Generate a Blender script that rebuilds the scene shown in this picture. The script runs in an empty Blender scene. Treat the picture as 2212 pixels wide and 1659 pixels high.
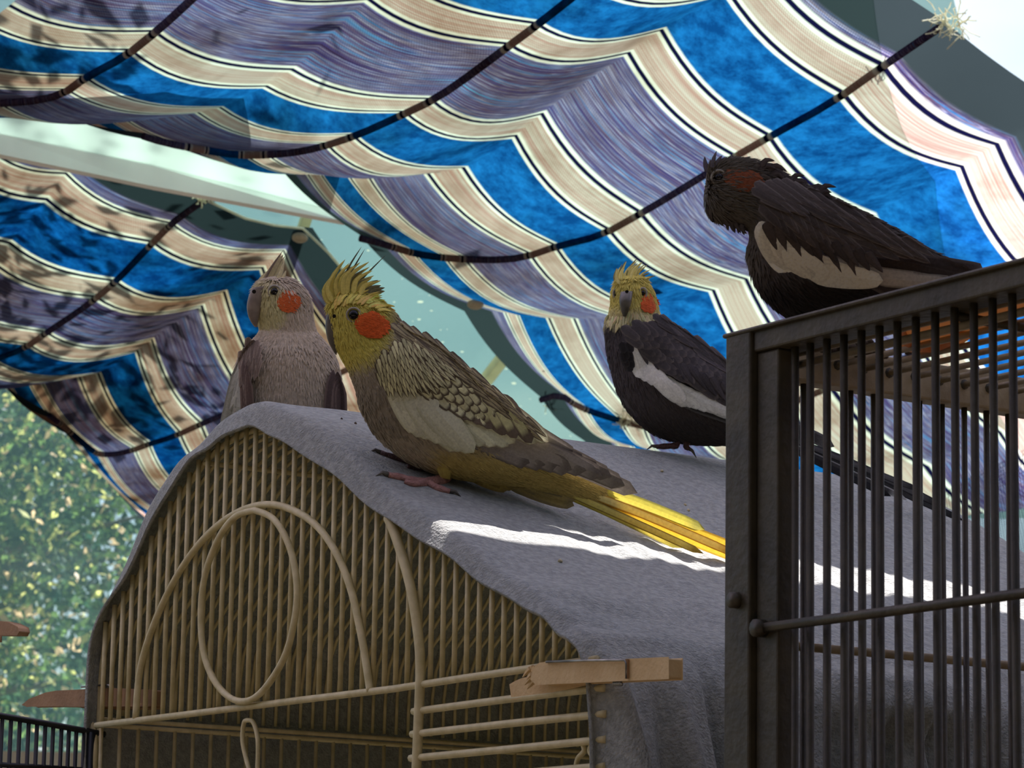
import bpy, math, random
import numpy as np
from mathutils import Vector, Matrix
from mathutils.bvhtree import BVHTree
random.seed(7)
RS = np.random.RandomState(7)
scn = bpy.context.scene
COL = scn.collection

# ------------------------------------------------------------------ camera
FPX, CX, CY = 7100.0, 1106.0, 829.5
CAM = Vector((0, 0, 1.0))
pit, rol = math.radians(10.6), math.radians(1.0)
F = Vector((0, math.cos(pit), math.sin(pit)))
R0 = Vector((1, 0, 0)); U0 = Vector((0, -math.sin(pit), math.cos(pit)))
RT = R0 * math.cos(rol) + U0 * math.sin(rol)
UP = U0 * math.cos(rol) - R0 * math.sin(rol)
cd = bpy.data.cameras.new('camera'); cam = bpy.data.objects.new('camera', cd); COL.objects.link(cam)
cam.matrix_world = Matrix(((RT.x, UP.x, -F.x, CAM.x), (RT.y, UP.y, -F.y, CAM.y), (RT.z, UP.z, -F.z, CAM.z), (0, 0, 0, 1)))
cd.sensor_width = 36; cd.lens = 36 * FPX / 2212; cd.clip_start = 0.05; cd.clip_end = 200
cd.dof.use_dof = True; cd.dof.focus_distance = 2.0; cd.dof.aperture_fstop = 40
scn.camera = cam

# ------------------------------------------------------------------ light
W = bpy.data.worlds.new('world'); scn.world = W; W.use_nodes = True
wn = W.node_tree.nodes; wl = W.node_tree.links
bg = wn['Background']
sky = wn.new('ShaderNodeTexSky'); sky.sky_type = 'NISHITA'; sky.sun_disc = False
sky.sun_elevation = math.radians(58); sky.sun_rotation = math.radians(25); sky.air_density = 1.0; sky.dust_density = 2.0
wl.new(sky.outputs[0], bg.inputs[0]); bg.inputs[1].default_value = 0.13
SUN_EL, SUN_AZ = math.radians(60), math.radians(25)   # azimuth from +Y towards +X
SUND = Vector((math.sin(SUN_AZ) * math.cos(SUN_EL), math.cos(SUN_AZ) * math.cos(SUN_EL), math.sin(SUN_EL)))
sl = bpy.data.lights.new('sun', 'SUN'); so = bpy.data.objects.new('sun', sl); COL.objects.link(so)
so.rotation_euler = SUND.to_track_quat('Z', 'Y').to_euler(); sl.energy = 12.8; sl.angle = math.radians(0.25); sl.color = (1, .90, .93)
vs = scn.view_settings; vs.view_transform = 'Standard'; vs.look = 'None'; vs.gamma = 1; vs.exposure = 0.15; vs.use_curve_mapping = False

# ------------------------------------------------------------------ helpers
def ray(px, py):
    return F + RT * ((px - CX) / FPX) - UP * ((py - CY) / FPX)
def at(px, py, d):
    return CAM + ray(px, py) * d
def depth_of(p):
    return (p - CAM).dot(F)
def px_of(p):
    v = p - CAM; d = v.dot(F)
    return CX + FPX * v.dot(RT) / d, CY - FPX * v.dot(UP) / d
def mpx(n, d):
    return n * d / FPX
def lin(c):
    o = []
    for v in c[:3]:
        v = v / 255.0
        o.append(v / 12.92 if v <= .04045 else ((v + .055) / 1.055) ** 2.4)
    return tuple(o)
class MB:
    def __init__(s): s.v = []; s.f = []; s.c = []; s.uv = []; s.e = []
    def add(s, vs_, fs, cs=None, uvs=None, es=None):
        n = len(s.v); s.v += [tuple(v) for v in vs_]; s.f += [tuple(i + n for i in f) for f in fs]
        if cs is not None: s.c += list(cs)
        if uvs is not None: s.uv += list(uvs)
        if es is not None: s.e += list(es)
    def box(s, c, ax, ay, az):
        c = Vector(c); ax = Vector(ax); ay = Vector(ay); az = Vector(az)
        vs_ = [c + ax * i + ay * j + az * k for i in (-1, 1) for j in (-1, 1) for k in (-1, 1)]
        s.add(vs_, [(0, 1, 3, 2), (4, 6, 7, 5), (0, 4, 5, 1), (2, 3, 7, 6), (0, 2, 6, 4), (1, 5, 7, 3)])
    def tube(s, pts, r, n=6, closed=False, col=None):
        pts = [Vector(p) for p in pts]
        m = len(pts); rs = r if isinstance(r, (list, tuple)) else [r] * m
        T0 = (pts[1] - pts[0]).normalized()
        N = T0.cross(Vector((0.013, 0.02, 1))); N = N if N.length > .05 else T0.cross(Vector((1, 0, 0))); N.normalize()
        vs_ = []; fs = []
        for i, p in enumerate(pts):
            if closed: T = (pts[(i + 1) % m] - pts[i - 1])
            else: T = pts[min(i + 1, m - 1)] - pts[max(i - 1, 0)]
            T.normalize(); N = (N - T * N.dot(T)).normalized(); B = T.cross(N)
            for k in range(n):
                a = 2 * math.pi * k / n
                vs_.append(p + (N * math.cos(a) + B * math.sin(a)) * rs[i])
        for i in range(m if closed else m - 1):
            j = (i + 1) % m
            for k in range(n):
                l = (k + 1) % n
                fs.append((i * n + k, i * n + l, j * n + l, j * n + k))
        if not closed:
            fs.append(tuple(range(n - 1, -1, -1))); fs.append(tuple((m - 1) * n + k for k in range(n)))
        s.add(vs_, fs, [col] * len(vs_) if col else None)
    def build(s, name, mat, parent=None, smooth=False, loc=None):
        me = bpy.data.meshes.new(name)
        o0 = Vector(loc) if loc is not None else Vector((0, 0, 0))
        me.from_pydata([tuple(Vector(v) - o0) for v in s.v], [], s.f)
        if s.c:
            a = me.color_attributes.new('Col', 'FLOAT_COLOR', 'POINT')
            a.data.foreach_set('color', np.array([(c[0], c[1], c[2], 1.0) for c in s.c], dtype=np.float32).ravel())
        if s.e:
            a = me.attributes.new('edge', 'FLOAT', 'POINT'); a.data.foreach_set('value', np.array(s.e, dtype=np.float32))
        if s.uv:
            u = me.uv_layers.new(name='UVMap')
            li = np.zeros(len(me.loops), dtype=np.int32); me.loops.foreach_get('vertex_index', li)
            u.data.foreach_set('uv', np.array(s.uv, dtype=np.float32)[li].ravel())
        if smooth: me.polygons.foreach_set('use_smooth', [True] * len(me.polygons))
        me.materials.append(mat); me.update()
        o = bpy.data.objects.new(name, me); COL.objects.link(o)
        o.location = o0
        if parent is not None:
            o.parent = parent; o.matrix_parent_inverse = parent_inv(parent)
        return o
def parent_inv(p):
    m = Matrix.Translation(p.location) @ p.rotation_euler.to_matrix().to_4x4()
    if p.parent: pass
    return m.inverted() if not p.parent else Matrix.Translation(-wloc(p))
def wloc(p):
    # all parts are built in world coordinates with no rotation, origin given in world space
    return p.location.copy()
def tag(o, label=None, cat=None, group=None, kind=None):
    if label: o['label'] = label
    if cat: o['category'] = cat
    if group: o['group'] = group
    if kind: o['kind'] = kind
    return o
def empty(name, loc, label, cat, group=None):
    o = bpy.data.objects.new(name, None); o.location = Vector(loc); COL.objects.link(o); o.empty_display_size = .05
    return tag(o, label, cat, group)
def catmull(P, n):
    P = [np.array(p, dtype=float) for p in P]; out = []
    for i in range(len(P) - 1):
        p0 = P[max(i - 1, 0)]; p1 = P[i]; p2 = P[i + 1]; p3 = P[min(i + 2, len(P) - 1)]
        for k in range(n):
            t = k / n
            out.append(.5 * ((2 * p1) + (p2 - p0) * t + (2 * p0 - 5 * p1 + 4 * p2 - p3) * t * t + (3 * p1 - p0 - 3 * p2 + p3) * t ** 3))
    out.append(P[-1]); return out
def pip(x, y, poly):
    c = False; j = len(poly) - 1
    for i in range(len(poly)):
        xi, yi = poly[i]; xj, yj = poly[j]
        if (yi > y) != (yj > y) and x < (xj - xi) * (y - yi) / (yj - yi) + xi: c = not c
        j = i
    return c
def smooth(a, b_, x): t = max(0, min(1, (x - a) / (b_ - a))); return t * t * (3 - 2 * t)
def mix(a, b, t):
    t = max(0, min(1, t)); return tuple(x + (y - x) * t for x, y in zip(a, b))

# ------------------------------------------------------------------ materials
def newmat(name):
    m = bpy.data.materials.new(name); m.use_nodes = True
    return m, m.node_tree.nodes, m.node_tree.links, m.node_tree.nodes['Principled BSDF']
def noise_mat(name, c1, c2, scale=30, rough=.6, metal=0, bump=0.0, bscale=None, spec=.5, lo=.35, hi=.65):
    m, n, l, b = newmat(name)
    tc = n.new('ShaderNodeTexCoord'); nz = n.new('ShaderNodeTexNoise'); nz.inputs['Scale'].default_value = scale; nz.inputs['Detail'].default_value = 5
    l.new(tc.outputs['Object'], nz.inputs['Vector'])
    r = n.new('ShaderNodeValToRGB'); r.color_ramp.elements[0].position = lo; r.color_ramp.elements[1].position = hi
    r.color_ramp.elements[0].color = (*lin(c1), 1); r.color_ramp.elements[1].color = (*lin(c2), 1)
    l.new(nz.outputs['Fac'], r.inputs[0]); l.new(r.outputs[0], b.inputs['Base Color'])
    b.inputs['Roughness'].default_value = rough; b.inputs['Metallic'].default_value = metal; b.inputs['Specular IOR Level'].default_value = spec
    if bump:
        n2 = n.new('ShaderNodeTexNoise'); n2.inputs['Scale'].default_value = bscale or scale * 3; l.new(tc.outputs['Object'], n2.inputs['Vector'])
        bp = n.new('ShaderNodeBump'); bp.inputs['Strength'].default_value = bump; bp.inputs['Distance'].default_value = .002
        l.new(n2.outputs['Fac'], bp.inputs['Height']); l.new(bp.outputs[0], b.inputs['Normal'])
    return m
def attr_mat(name, rough=.65, nscale=400, amp=.25, transl=0.0, sheen=.2, spec=.3):
    m, n, l, b = newmat(name)
    a = n.new('ShaderNodeAttribute'); a.attribute_name = 'Col'
    tc = n.new('ShaderNodeTexCoord'); nz = n.new('ShaderNodeTexNoise'); nz.inputs['Scale'].default_value = nscale; nz.inputs['Detail'].default_value = 3
    l.new(tc.outputs['Object'], nz.inputs['Vector'])
    mr = n.new('ShaderNodeMapRange'); mr.inputs['To Min'].default_value = 1 - amp; mr.inputs['To Max'].default_value = 1 + amp
    mr.inputs['From Min'].default_value = .25; mr.inputs['From Max'].default_value = .75
    l.new(nz.outputs['Fac'], mr.inputs['Value'])
    mx = n.new('ShaderNodeVectorMath'); mx.operation = 'SCALE'; l.new(a.outputs['Color'], mx.inputs[0]); l.new(mr.outputs[0], mx.inputs['Scale'])
    l.new(mx.outputs[0], b.inputs['Base Color'])
    b.inputs['Roughness'].default_value = rough; b.inputs['Specular IOR Level'].default_value = spec
    if transl:
        tr = n.new('ShaderNodeBsdfTranslucent'); ms = n.new('ShaderNodeMixShader'); ms.inputs[0].default_value = transl
        l.new(mx.outputs[0], tr.inputs[0]); l.new(b.outputs[0], ms.inputs[1]); l.new(tr.outputs[0], ms.inputs[2])
        l.new(ms.outputs[0], n['Material Output'].inputs[0])
    return m
PER = 6.8
def fabric_mat(name, dirt=0.0, gain=1.0, warm=0.0, transl=.72, bias=1.0, gam=1.0):
    m, n, l, b = newmat(name)
    uv = n.new('ShaderNodeUVMap'); uv.uv_map = 'UVMap'
    sp = n.new('ShaderNodeSeparateXYZ'); l.new(uv.outputs[0], sp.inputs[0])
    def math_(op, a, bb=None, c=None):
        q = n.new('ShaderNodeMath'); q.operation = op
        for i, v in enumerate((a, bb, c)):
            if v is None: continue
            if isinstance(v, (int, float)): q.inputs[i].default_value = v
            else: l.new(v, q.inputs[i])
        return q.outputs[0]
    sh = math_('ADD', sp.outputs[0], PER * 10 + .2)
    md = math_('DIVIDE', math_('MODULO', sh, PER), PER)
    cr = n.new('ShaderNodeValToRGB'); e = cr.color_ramp.elements
    T = lin((226, 190, 176)); T2 = lin((214, 196, 182)); Bc = lin((52, 144, 212)); M = lin((140, 140, 188)); Wh = lin((255, 253, 242)); D = lin((40, 40, 84))
    stops = []
    def bound(x, before, after):
        x = (x + .2) / PER; w = .15 / PER; d = .05 / PER
        stops.extend([(x - w - .002, before), (x - w, Wh), (x - d - .0012, Wh), (x - d, D), (x + d, D), (x + d + .0012, Wh), (x + w, Wh), (x + w + .002, after)])
    stops.append((0, M)); bound(0, M, T); bound(1, T, Bc); bound(3, Bc, T2); bound(4, T2, M)
    # the two elements are re-used, others added
    e[0].position = 0; e[0].color = (*M, 1); e[1].position = 1; e[1].color = (*M, 1)
    lim = [s for s in stops if s[0] > 0]
    # drop some redundant stops to stay below 32
    for p, c in lim[:30]:
        q = e.new(min(p, .999)); q.color = (*c, 1)
    l.new(md, cr.inputs[0])
    # mask of the wide woven band (M) and of tan and blue
    m6 = math_('MODULO', sh, PER)
    def ramp01(lo_, hi_, soft=.03):
        a = math_('MULTIPLY', math_('SMOOTH_MIN', 1, 1, 0), 1)
        g1 = n.new('ShaderNodeMapRange'); g1.inputs['From Min'].default_value = lo_ - soft; g1.inputs['From Max'].default_value = lo_ + soft; l.new(m6, g1.inputs['Value'])
        g2 = n.new('ShaderNodeMapRange'); g2.inputs['From Min'].default_value = hi_ - soft; g2.inputs['From Max'].default_value = hi_ + soft
        g2.inputs['To Min'].default_value = 1; g2.inputs['To Max'].default_value = 0; l.new(m6, g2.inputs['Value'])
        return math_('MULTIPLY', g1.outputs[0], g2.outputs[0])
    # bands in m6 space are shifted by .2 ; wide band 4.36..6.8 and 0..0.04
    mM = ramp01(4.38, 6.85); mT1 = ramp01(.36, 1.04); mT2 = ramp01(3.36, 4.04); mB = ramp01(1.36, 3.04)
    # thread lines along the stripes
    cv = n.new('ShaderNodeCombineXYZ'); l.new(math_('MULTIPLY', sp.outputs[0], 20), cv.inputs[0]); l.new(math_('MULTIPLY', sp.outputs[1], 4), cv.inputs[1])
    n1 = n.new('ShaderNodeTexNoise'); n1.inputs['Scale'].default_value = 1; n1.inputs['Detail'].default_value = 3; l.new(cv.outputs[0], n1.inputs['Vector'])
    rM = n.new('ShaderNodeValToRGB'); q = rM.color_ramp.elements
    q[0].position = .28; q[0].color = (*lin((96, 74, 100)), 1); q[1].position = .74; q[1].color = (*lin((150, 205, 235)), 1)
    for p, c in ((.36, (92, 90, 158)), (.41, (146, 120, 142)), (.45, (98, 106, 166)), (.485, (138, 116, 130)), (.52, (208, 206, 234)), (.55, (80, 98, 164)), (.59, (146, 122, 136)), (.63, (140, 182, 232)), (.68, (64, 124, 184))):
        z = q.new(p); z.color = (*lin(c), 1)
    l.new(n1.outputs['Fac'], rM.inputs[0])
    def mixc(fac, a, bb, typ='MIX'):
        x = n.new('ShaderNodeMix'); x.data_type = 'RGBA'; x.blend_type = typ
        if isinstance(fac, (int, float)): x.inputs[0].default_value = fac
        else: l.new(fac, x.inputs[0])
        for i, v in ((6, a), (7, bb)):
            if isinstance(v, tuple): x.inputs[i].default_value = (*v, 1)
            else: l.new(v, x.inputs[i])
        return x.outputs[2]
    col = mixc(mM, cr.outputs[0], rM.outputs[0])
    # tan thread colouring
    cv2 = n.new('ShaderNodeCombineXYZ'); l.new(math_('MULTIPLY', sp.outputs[0], 26), cv2.inputs[0]); l.new(math_('MULTIPLY', sp.outputs[1], 3), cv2.inputs[1])
    n2 = n.new('ShaderNodeTexNoise'); n2.inputs['Scale'].default_value = 1; n2.inputs['Detail'].default_value = 2; l.new(cv2.outputs[0], n2.inputs['Vector'])
    rT = n.new('ShaderNodeValToRGB'); q = rT.color_ramp.elements
    q[0].position = .35; q[0].color = (*lin((212, 170, 162)), 1); q[1].position = .68; q[1].color = (*lin((240, 232, 224)), 1)
    z = q.new(.5); z.color = (*lin((226, 206, 196)), 1); l.new(n2.outputs['Fac'], rT.inputs[0])
    mT = math_('ADD', mT1, mT2)
    col = mixc(math_('MULTIPLY', mT, .8), col, rT.outputs[0])
    # mottling of the blue
    n3 = n.new('ShaderNodeTexNoise'); n3.inputs['Scale'].default_value = 34; n3.inputs['Detail'].default_value = 6; n3.inputs['Roughness'].default_value = .75
    tc = n.new('ShaderNodeTexCoord'); l.new(tc.outputs['Object'], n3.inputs['Vector'])
    r3 = n.new('ShaderNodeValToRGB'); q = r3.color_ramp.elements; q[0].position = .38; q[0].color = (*lin((150, 160, 180)), 1); q[1].position = .62; q[1].color = (1, 1, 1, 1)
    l.new(n3.outputs['Fac'], r3.inputs[0]); col = mixc(math_('MULTIPLY', mB, .9), col, mixc(1.0, col, r3.outputs[0], 'MULTIPLY'))
    # weave: fine grid
    w1 = math_('SINE', math_('MULTIPLY', sp.outputs[1], 2200)); w2 = math_('SINE', math_('MULTIPLY', sp.outputs[0], 95))
    wv = math_('ADD', math_('MULTIPLY', math_('MULTIPLY', w1, w2), .26), .92)
    sc = n.new('ShaderNodeVectorMath'); sc.operation = 'SCALE'; l.new(col, sc.inputs[0])
    l.new(math_('ADD', math_('MULTIPLY', math_('SUBTRACT', wv, 1), math_('ADD', mT, mM)), 1), sc.inputs['Scale']); col = sc.outputs[0]
    # brown dirt stains, and a darker tone towards the left
    n4 = n.new('ShaderNodeTexNoise'); n4.inputs['Scale'].default_value = 5.5; n4.inputs['Detail'].default_value = 7; n4.inputs['Roughness'].default_value = .62; l.new(tc.outputs['Object'], n4.inputs['Vector'])
    r4 = n.new('ShaderNodeMapRange'); r4.inputs['From Min'].default_value = .5 - .12 * dirt; r4.inputs['From Max'].default_value = .66; sx = n.new('ShaderNodeSeparateXYZ'); l.new(tc.outputs['Object'], sx.inputs[0]); l.new(math_('ADD', n4.outputs['Fac'], math_('MULTIPLY', sx.outputs[0], -.13 * bias)), r4.inputs['Value'])
    col = mixc(math_('MULTIPLY', r4.outputs[0], .45 + .45 * dirt), col, mixc(1.0, col, lin((172, 144, 122)), 'MULTIPLY'))
    # dark hem
    ae = n.new('ShaderNodeAttribute'); ae.attribute_name = 'edge'
    col = mixc(ae.outputs['Fac'], col, lin((78, 88, 92)))
    gm = n.new('ShaderNodeGamma'); gm.inputs[1].default_value = gam; l.new(col, gm.inputs[0]); col = gm.outputs[0]
    sg = n.new('ShaderNodeVectorMath'); sg.operation = 'SCALE'; sg.inputs['Scale'].default_value = gain; l.new(col, sg.inputs[0]); col = sg.outputs[0]
    tr = n.new('ShaderNodeBsdfTranslucent'); df = n.new('ShaderNodeBsdfDiffuse'); ms = n.new('ShaderNodeMixShader'); ms.inputs[0].default_value = transl
    l.new(col, tr.inputs[0]); l.new(col, df.inputs[0]); l.new(df.outputs[0], ms.inputs[1]); l.new(tr.outputs[0], ms.inputs[2])
    l.new(ms.outputs[0], n['Material Output'].inputs[0])
    return m
def glass_mat(name, tint, clear, dirtcol, rough=.1):
    # a dirty, slightly tinted pane: passes light, scatters a little of it
    m, n, l, b = newmat(name)
    t = n.new('ShaderNodeBsdfTransparent'); t.inputs[0].default_value = (*tint, 1)
    d = n.new('ShaderNodeBsdfTranslucent'); d.inputs[0].default_value = (*lin(dirtcol), 1)
    g = n.new('ShaderNodeBsdfGlossy'); g.inputs['Roughness'].default_value = rough; g.inputs[0].default_value = (1, 1, 1, 1)
    tc = n.new('ShaderNodeTexCoord'); nz = n.new('ShaderNodeTexNoise'); nz.inputs['Scale'].default_value = 3.0; nz.inputs['Detail'].default_value = 6
    l.new(tc.outputs['Object'], nz.inputs['Vector'])
    mr = n.new('ShaderNodeMapRange'); mr.inputs['From Min'].default_value = .3; mr.inputs['From Max'].default_value = .7
    mr.inputs['To Min'].default_value = max(0, (1 - clear) * .7); mr.inputs['To Max'].default_value = min(1, (1 - clear) * 1.3); l.new(nz.outputs['Fac'], mr.inputs['Value'])
    m1 = n.new('ShaderNodeMixShader'); l.new(mr.outputs[0], m1.inputs[0]); l.new(t.outputs[0], m1.inputs[1]); l.new(d.outputs[0], m1.inputs[2])
    m2 = n.new('ShaderNodeMixShader'); m2.inputs[0].default_value = .03; l.new(m1.outputs[0], m2.inputs[1]); l.new(g.outputs[0], m2.inputs[2])
    l.new(m2.outputs[0], n['Material Output'].inputs[0]); return m

def fabric_like(name, c):
    m, n, l, b = newmat(name); t = n.new('ShaderNodeBsdfTranslucent'); t.inputs[0].default_value = (*lin(c), 1); x = n.new('ShaderNodeMixShader'); x.inputs[0].default_value = .6
    nz = n.new('ShaderNodeTexNoise'); nz.inputs['Scale'].default_value = 40; tc = n.new('ShaderNodeTexCoord'); l.new(tc.outputs['Object'], nz.inputs['Vector'])
    mr = n.new('ShaderNodeMapRange'); mr.inputs['To Min'].default_value = .75; mr.inputs['To Max'].default_value = 1.1; l.new(nz.outputs['Fac'], mr.inputs['Value'])
    v = n.new('ShaderNodeVectorMath'); v.operation = 'SCALE'; v.inputs[0].default_value = lin(c); l.new(mr.outputs[0], v.inputs['Scale']); l.new(v.outputs[0], t.inputs[0]); l.new(v.outputs[0], b.inputs['Base Color'])
    l.new(b.outputs[0], x.inputs[1]); l.new(t.outputs[0], x.inputs[2]); l.new(x.outputs[0], n['Material Output'].inputs[0]); return m
M_wall = noise_mat('plaster', (150, 145, 135), (165, 160, 150), 8, .9)
M_floor = noise_mat('floor_board', (96, 84, 70), (116, 102, 86), 6, .7)
M_white = noise_mat('white_paint', (226, 230, 226), (240, 242, 238), 12, .5)
M_sill = noise_mat('tan_paint', (176, 160, 128), (198, 182, 150), 20, .6)
M_fabA = fabric_mat('striped_canvas', .4, .86, gam=1.3)
M_fabB = fabric_mat('striped_canvas_dirty', .9, .92, gam=1.5)
M_fabR = fabric_mat('rod_pocket_canvas', .5, .5, transl=.5, gam=1.3)
M_rod = noise_mat('dark_rod_pocket', (38, 42, 56), (64, 66, 78), 60, .8)
M_grom = noise_mat('plastic_button', (150, 145, 120), (172, 166, 140), 90, .45)
M_glassR = glass_mat('roof_glass', (.60, .71, .645), .94, (150, 175, 168))
M_glassT = glass_mat('roof_glass_bright', (.90, .94, .93), .90, (225, 235, 228))
M_glassW = glass_mat('window_glass', (.82, .93, .93), .92, (120, 172, 172))
M_speck = noise_mat('dropping', (215, 210, 180), (240, 238, 220), 200, .8)
M_speckT = fabric_like('dropping_backlit', (240, 240, 222)); M_barT = fabric_like('glazing_strip', (228, 226, 200))
M_blanket = noise_mat('fleece', (142, 147, 140), (166, 170, 162), 260, .95, 0, .7, 620, .1)
M_wire = noise_mat('cream_wire', (196, 184, 132), (218, 206, 158), 120, .5)
M_dark = noise_mat('bronze_metal', (56, 52, 38), (76, 70, 50), 40, .5, .2, .3, 200)
M_tan = noise_mat('grimy_bronze', (146, 130, 98), (172, 156, 120), 60, .7, .0, .3, 200)
M_black = noise_mat('black_wire', (14, 18, 20), (26, 30, 32), 60, .45)
M_wood = noise_mat('peg_wood', (204, 172, 116), (220, 192, 138), 40, .7, 0, .3, 300)
M_woodD = noise_mat('peg_wood_dark', (140, 108, 72), (164, 128, 88), 40, .7, 0, .3, 300)
M_steel = noise_mat('spring_steel', (120, 118, 112), (160, 158, 150), 90, .35, .9)
M_table = noise_mat('table_top', (92, 70, 50), (116, 90, 64), 12, .6)
M_feather = attr_mat('feather', .8, 700, .14, .12, spec=.15)
M_plume = attr_mat('plumage', .85, 500, .14, .05, spec=.15)
M_tailf = attr_mat('tail_feather', .6, 500, .12, .35)
M_eye = noise_mat('eye', (4, 3, 3), (8, 6, 6), 30, .16, 0, 0, None, .35)
M_ring = noise_mat('eye_ring', (150, 146, 130), (172, 166, 150), 200, .8)
M_beakG = noise_mat('beak_grey', (76, 72, 62), (98, 94, 80), 150, .4)
M_beakP = noise_mat('beak_pale', (116, 104, 92), (140, 128, 112), 150, .45)
M_skin = noise_mat('foot_skin', (150, 108, 96), (180, 134, 120), 260, .6, 0, .6, 700)
M_skinD = noise_mat('foot_skin_dark', (70, 48, 46), (92, 64, 60), 260, .6, 0, .6, 700)
M_bark = noise_mat('bark', (70, 62, 52), (100, 90, 76), 14, .9)
M_leaf = attr_mat('leaf', .5, 30, .2, .5)
M_chew = fabric_like('rawhide', (236, 188, 128))
M_debris = noise_mat('debris', (60, 50, 38), (96, 82, 60), 150, .9)
M_seed = noise_mat('seed_husk', (170, 160, 120), (205, 196, 160), 300, .7)
M_ground = noise_mat('garden_ground', (90, 92, 60), (132, 120, 84), 2, .95)

# ------------------------------------------------------------------ frames of reference of the cages
vd = ray(-3700, 2080); e1 = -Vector((vd.x, vd.y, 0)).normalized()      # along the front of both cages, to the right and nearer
e2 = Vector((-e1.y, e1.x, 0))                                           # away to the right
if e2.y < 0: e2 = -e2
Z = Vector((0, 0, 1))
OC = at(590, 927, 2.10)                                                # crown of the domed cage front
def plane_hit(px, py, P0, N):
    r = ray(px, py); t = (P0 - CAM).dot(N) / r.dot(N); return CAM + r * t
def fr(px, py, off=0.0):           # point on the domed cage's front plane
    return plane_hit(px, py, OC + e2 * off, e2)

# ================================================================== STRUCTURE
def struct(name, mb, mat):
    o = mb.build(name, mat); o['kind'] = 'structure'; return o
b = MB(); b.box((0, 2.2, -.05), (3.2, 0, 0), (0, 4.2, 0), (0, 0, .05)); struct('floor', b, M_floor)
b = MB(); b.box((0, -1.85, 1.2), (3.2, 0, 0), (0, .05, 0), (0, 0, 1.2)); struct('wall_back', b, M_wall)
b = MB(); b.box((-3.15, -.2, 1.2), (.05, 0, 0), (0, 1.6, 0), (0, 0, 1.2)); struct('wall_left', b, M_wall)
b = MB(); b.box((3.15, 2.3, 1.2), (.05, 0, 0), (0, 4.1, 0), (0, 0, 1.2)); struct('wall_right', b, M_wall)
b = MB(); b.box((0, -.95, 2.45), (3.2, 0, 0), (0, .95, 0), (0, 0, .05)); struct('ceiling', b, M_wall)
YW = 5.6
zs = at(100, 1632, YW / F.y).z
b = MB(); b.box((0, YW + .1, zs / 2 - .1), (3.2, 0, 0), (0, .06, 0), (0, 0, zs / 2 - .1)); struct('wall_front', b, M_wall)
b = MB(); b.box((0, YW - .02, zs - .08), (3.2, 0, 0), (0, .09, 0), (0, 0, .07)); o = struct('trim_1', b, M_sill)
b = MB(); b.add([(-3.1, YW + .05, zs), (3.1, YW + .05, zs), (3.1, YW + .05, 2.6), (-3.1, YW + .05, 2.6)], [(0, 1, 2, 3)]); struct('window_1', b, M_glassW)

# roof plane (camera ray depth as a linear function => a real tilted plane)
PA, PB, PC = at(1106, 0, 3.30), at(1106, 1000, 4.50), at(2106, 0, 3.30)
RN = (PB - PA).cross(PC - PA).normalized()
if RN.z < 0: RN = -RN
def roof(px, py, off=0.0):
    return plane_hit(px, py, PA + RN * off, RN)
EU = (PC - PA).normalized(); EV = RN.cross(EU).normalized()
def roof_quad(pts, off, th=.006):
    vs_ = [roof(x, y, off) for x, y in pts]; n = len(vs_)
    m = MB(); m.add(vs_ + [v + RN * th for v in vs_], [tuple(range(n)), tuple(range(2 * n - 1, n - 1, -1))] + [(i, (i + 1) % n, n + (i + 1) % n, n + i) for i in range(n)])
    return m
GO = .22
roofw = roof_quad([(-900, -700), (1890, -700), (2330, 1120), (640, 1120), (180, 800), (-900, 700)], GO).build('window_2', M_glassR); roofw['kind'] = 'structure'
o = roof_quad([(1890, -700), (3300, -700), (3300, 1120), (2330, 1120)], GO).build('window_3', M_glassT); o['kind'] = 'structure'
# glazing bars of the roof, one mesh per bar
for k, (a, c, w) in enumerate((((690, 380), (540, 860), 22), ((1120, 730), (850, 1080), 26), ((2110, -60), (1980, 300), 22))):
    A = roof(*a, GO - .02); Bq = roof(*c, GO - .02); dd = (Bq - A); s = dd.cross(RN).normalized()
    m = MB(); m.box((A + Bq) / 2, dd / 2, s * mpx(w, 3.9) / 2, RN * .008)
    if k < 2: m.build('glazing_bar', M_barT, roofw)
# dirt specks on the roof panes
m = MB()
for i in range(120):
    x = random.uniform(640, 1330); y = random.uniform(430, 960); r = random.choice((.0010, .0014, .002)) 
    if i < 9: x, y, r = [(908, 652, .0042), (905, 690, .003), (998, 760, .0025), (1110, 828, .0045), (1093, 797, .002), (988, 612, .003), (866, 588, .002), (835, 560, .002), (795, 541, .0025)][i]
    P = roof(x, y, GO - .006); n_ = 7; a0 = random.random() * 3
    el = random.uniform(.6, 1.5)
    m.add([P] + [P + EU * r * el * math.cos(a0 + 6.283 * k / n_) * random.uniform(.7, 1.2) + EV * r * math.sin(a0 + 6.283 * k / n_) for k in range(n_)], [(0, k + 1, (k + 1) % n_ + 1) for k in range(n_)])
o = m.build('dirt_speck', M_speckT, roofw); o['kind'] = 'stuff'
for A, Bq in (((905, 690), (965, 735)), ((2196, 66), (2212, 84))):
    pass
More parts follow.
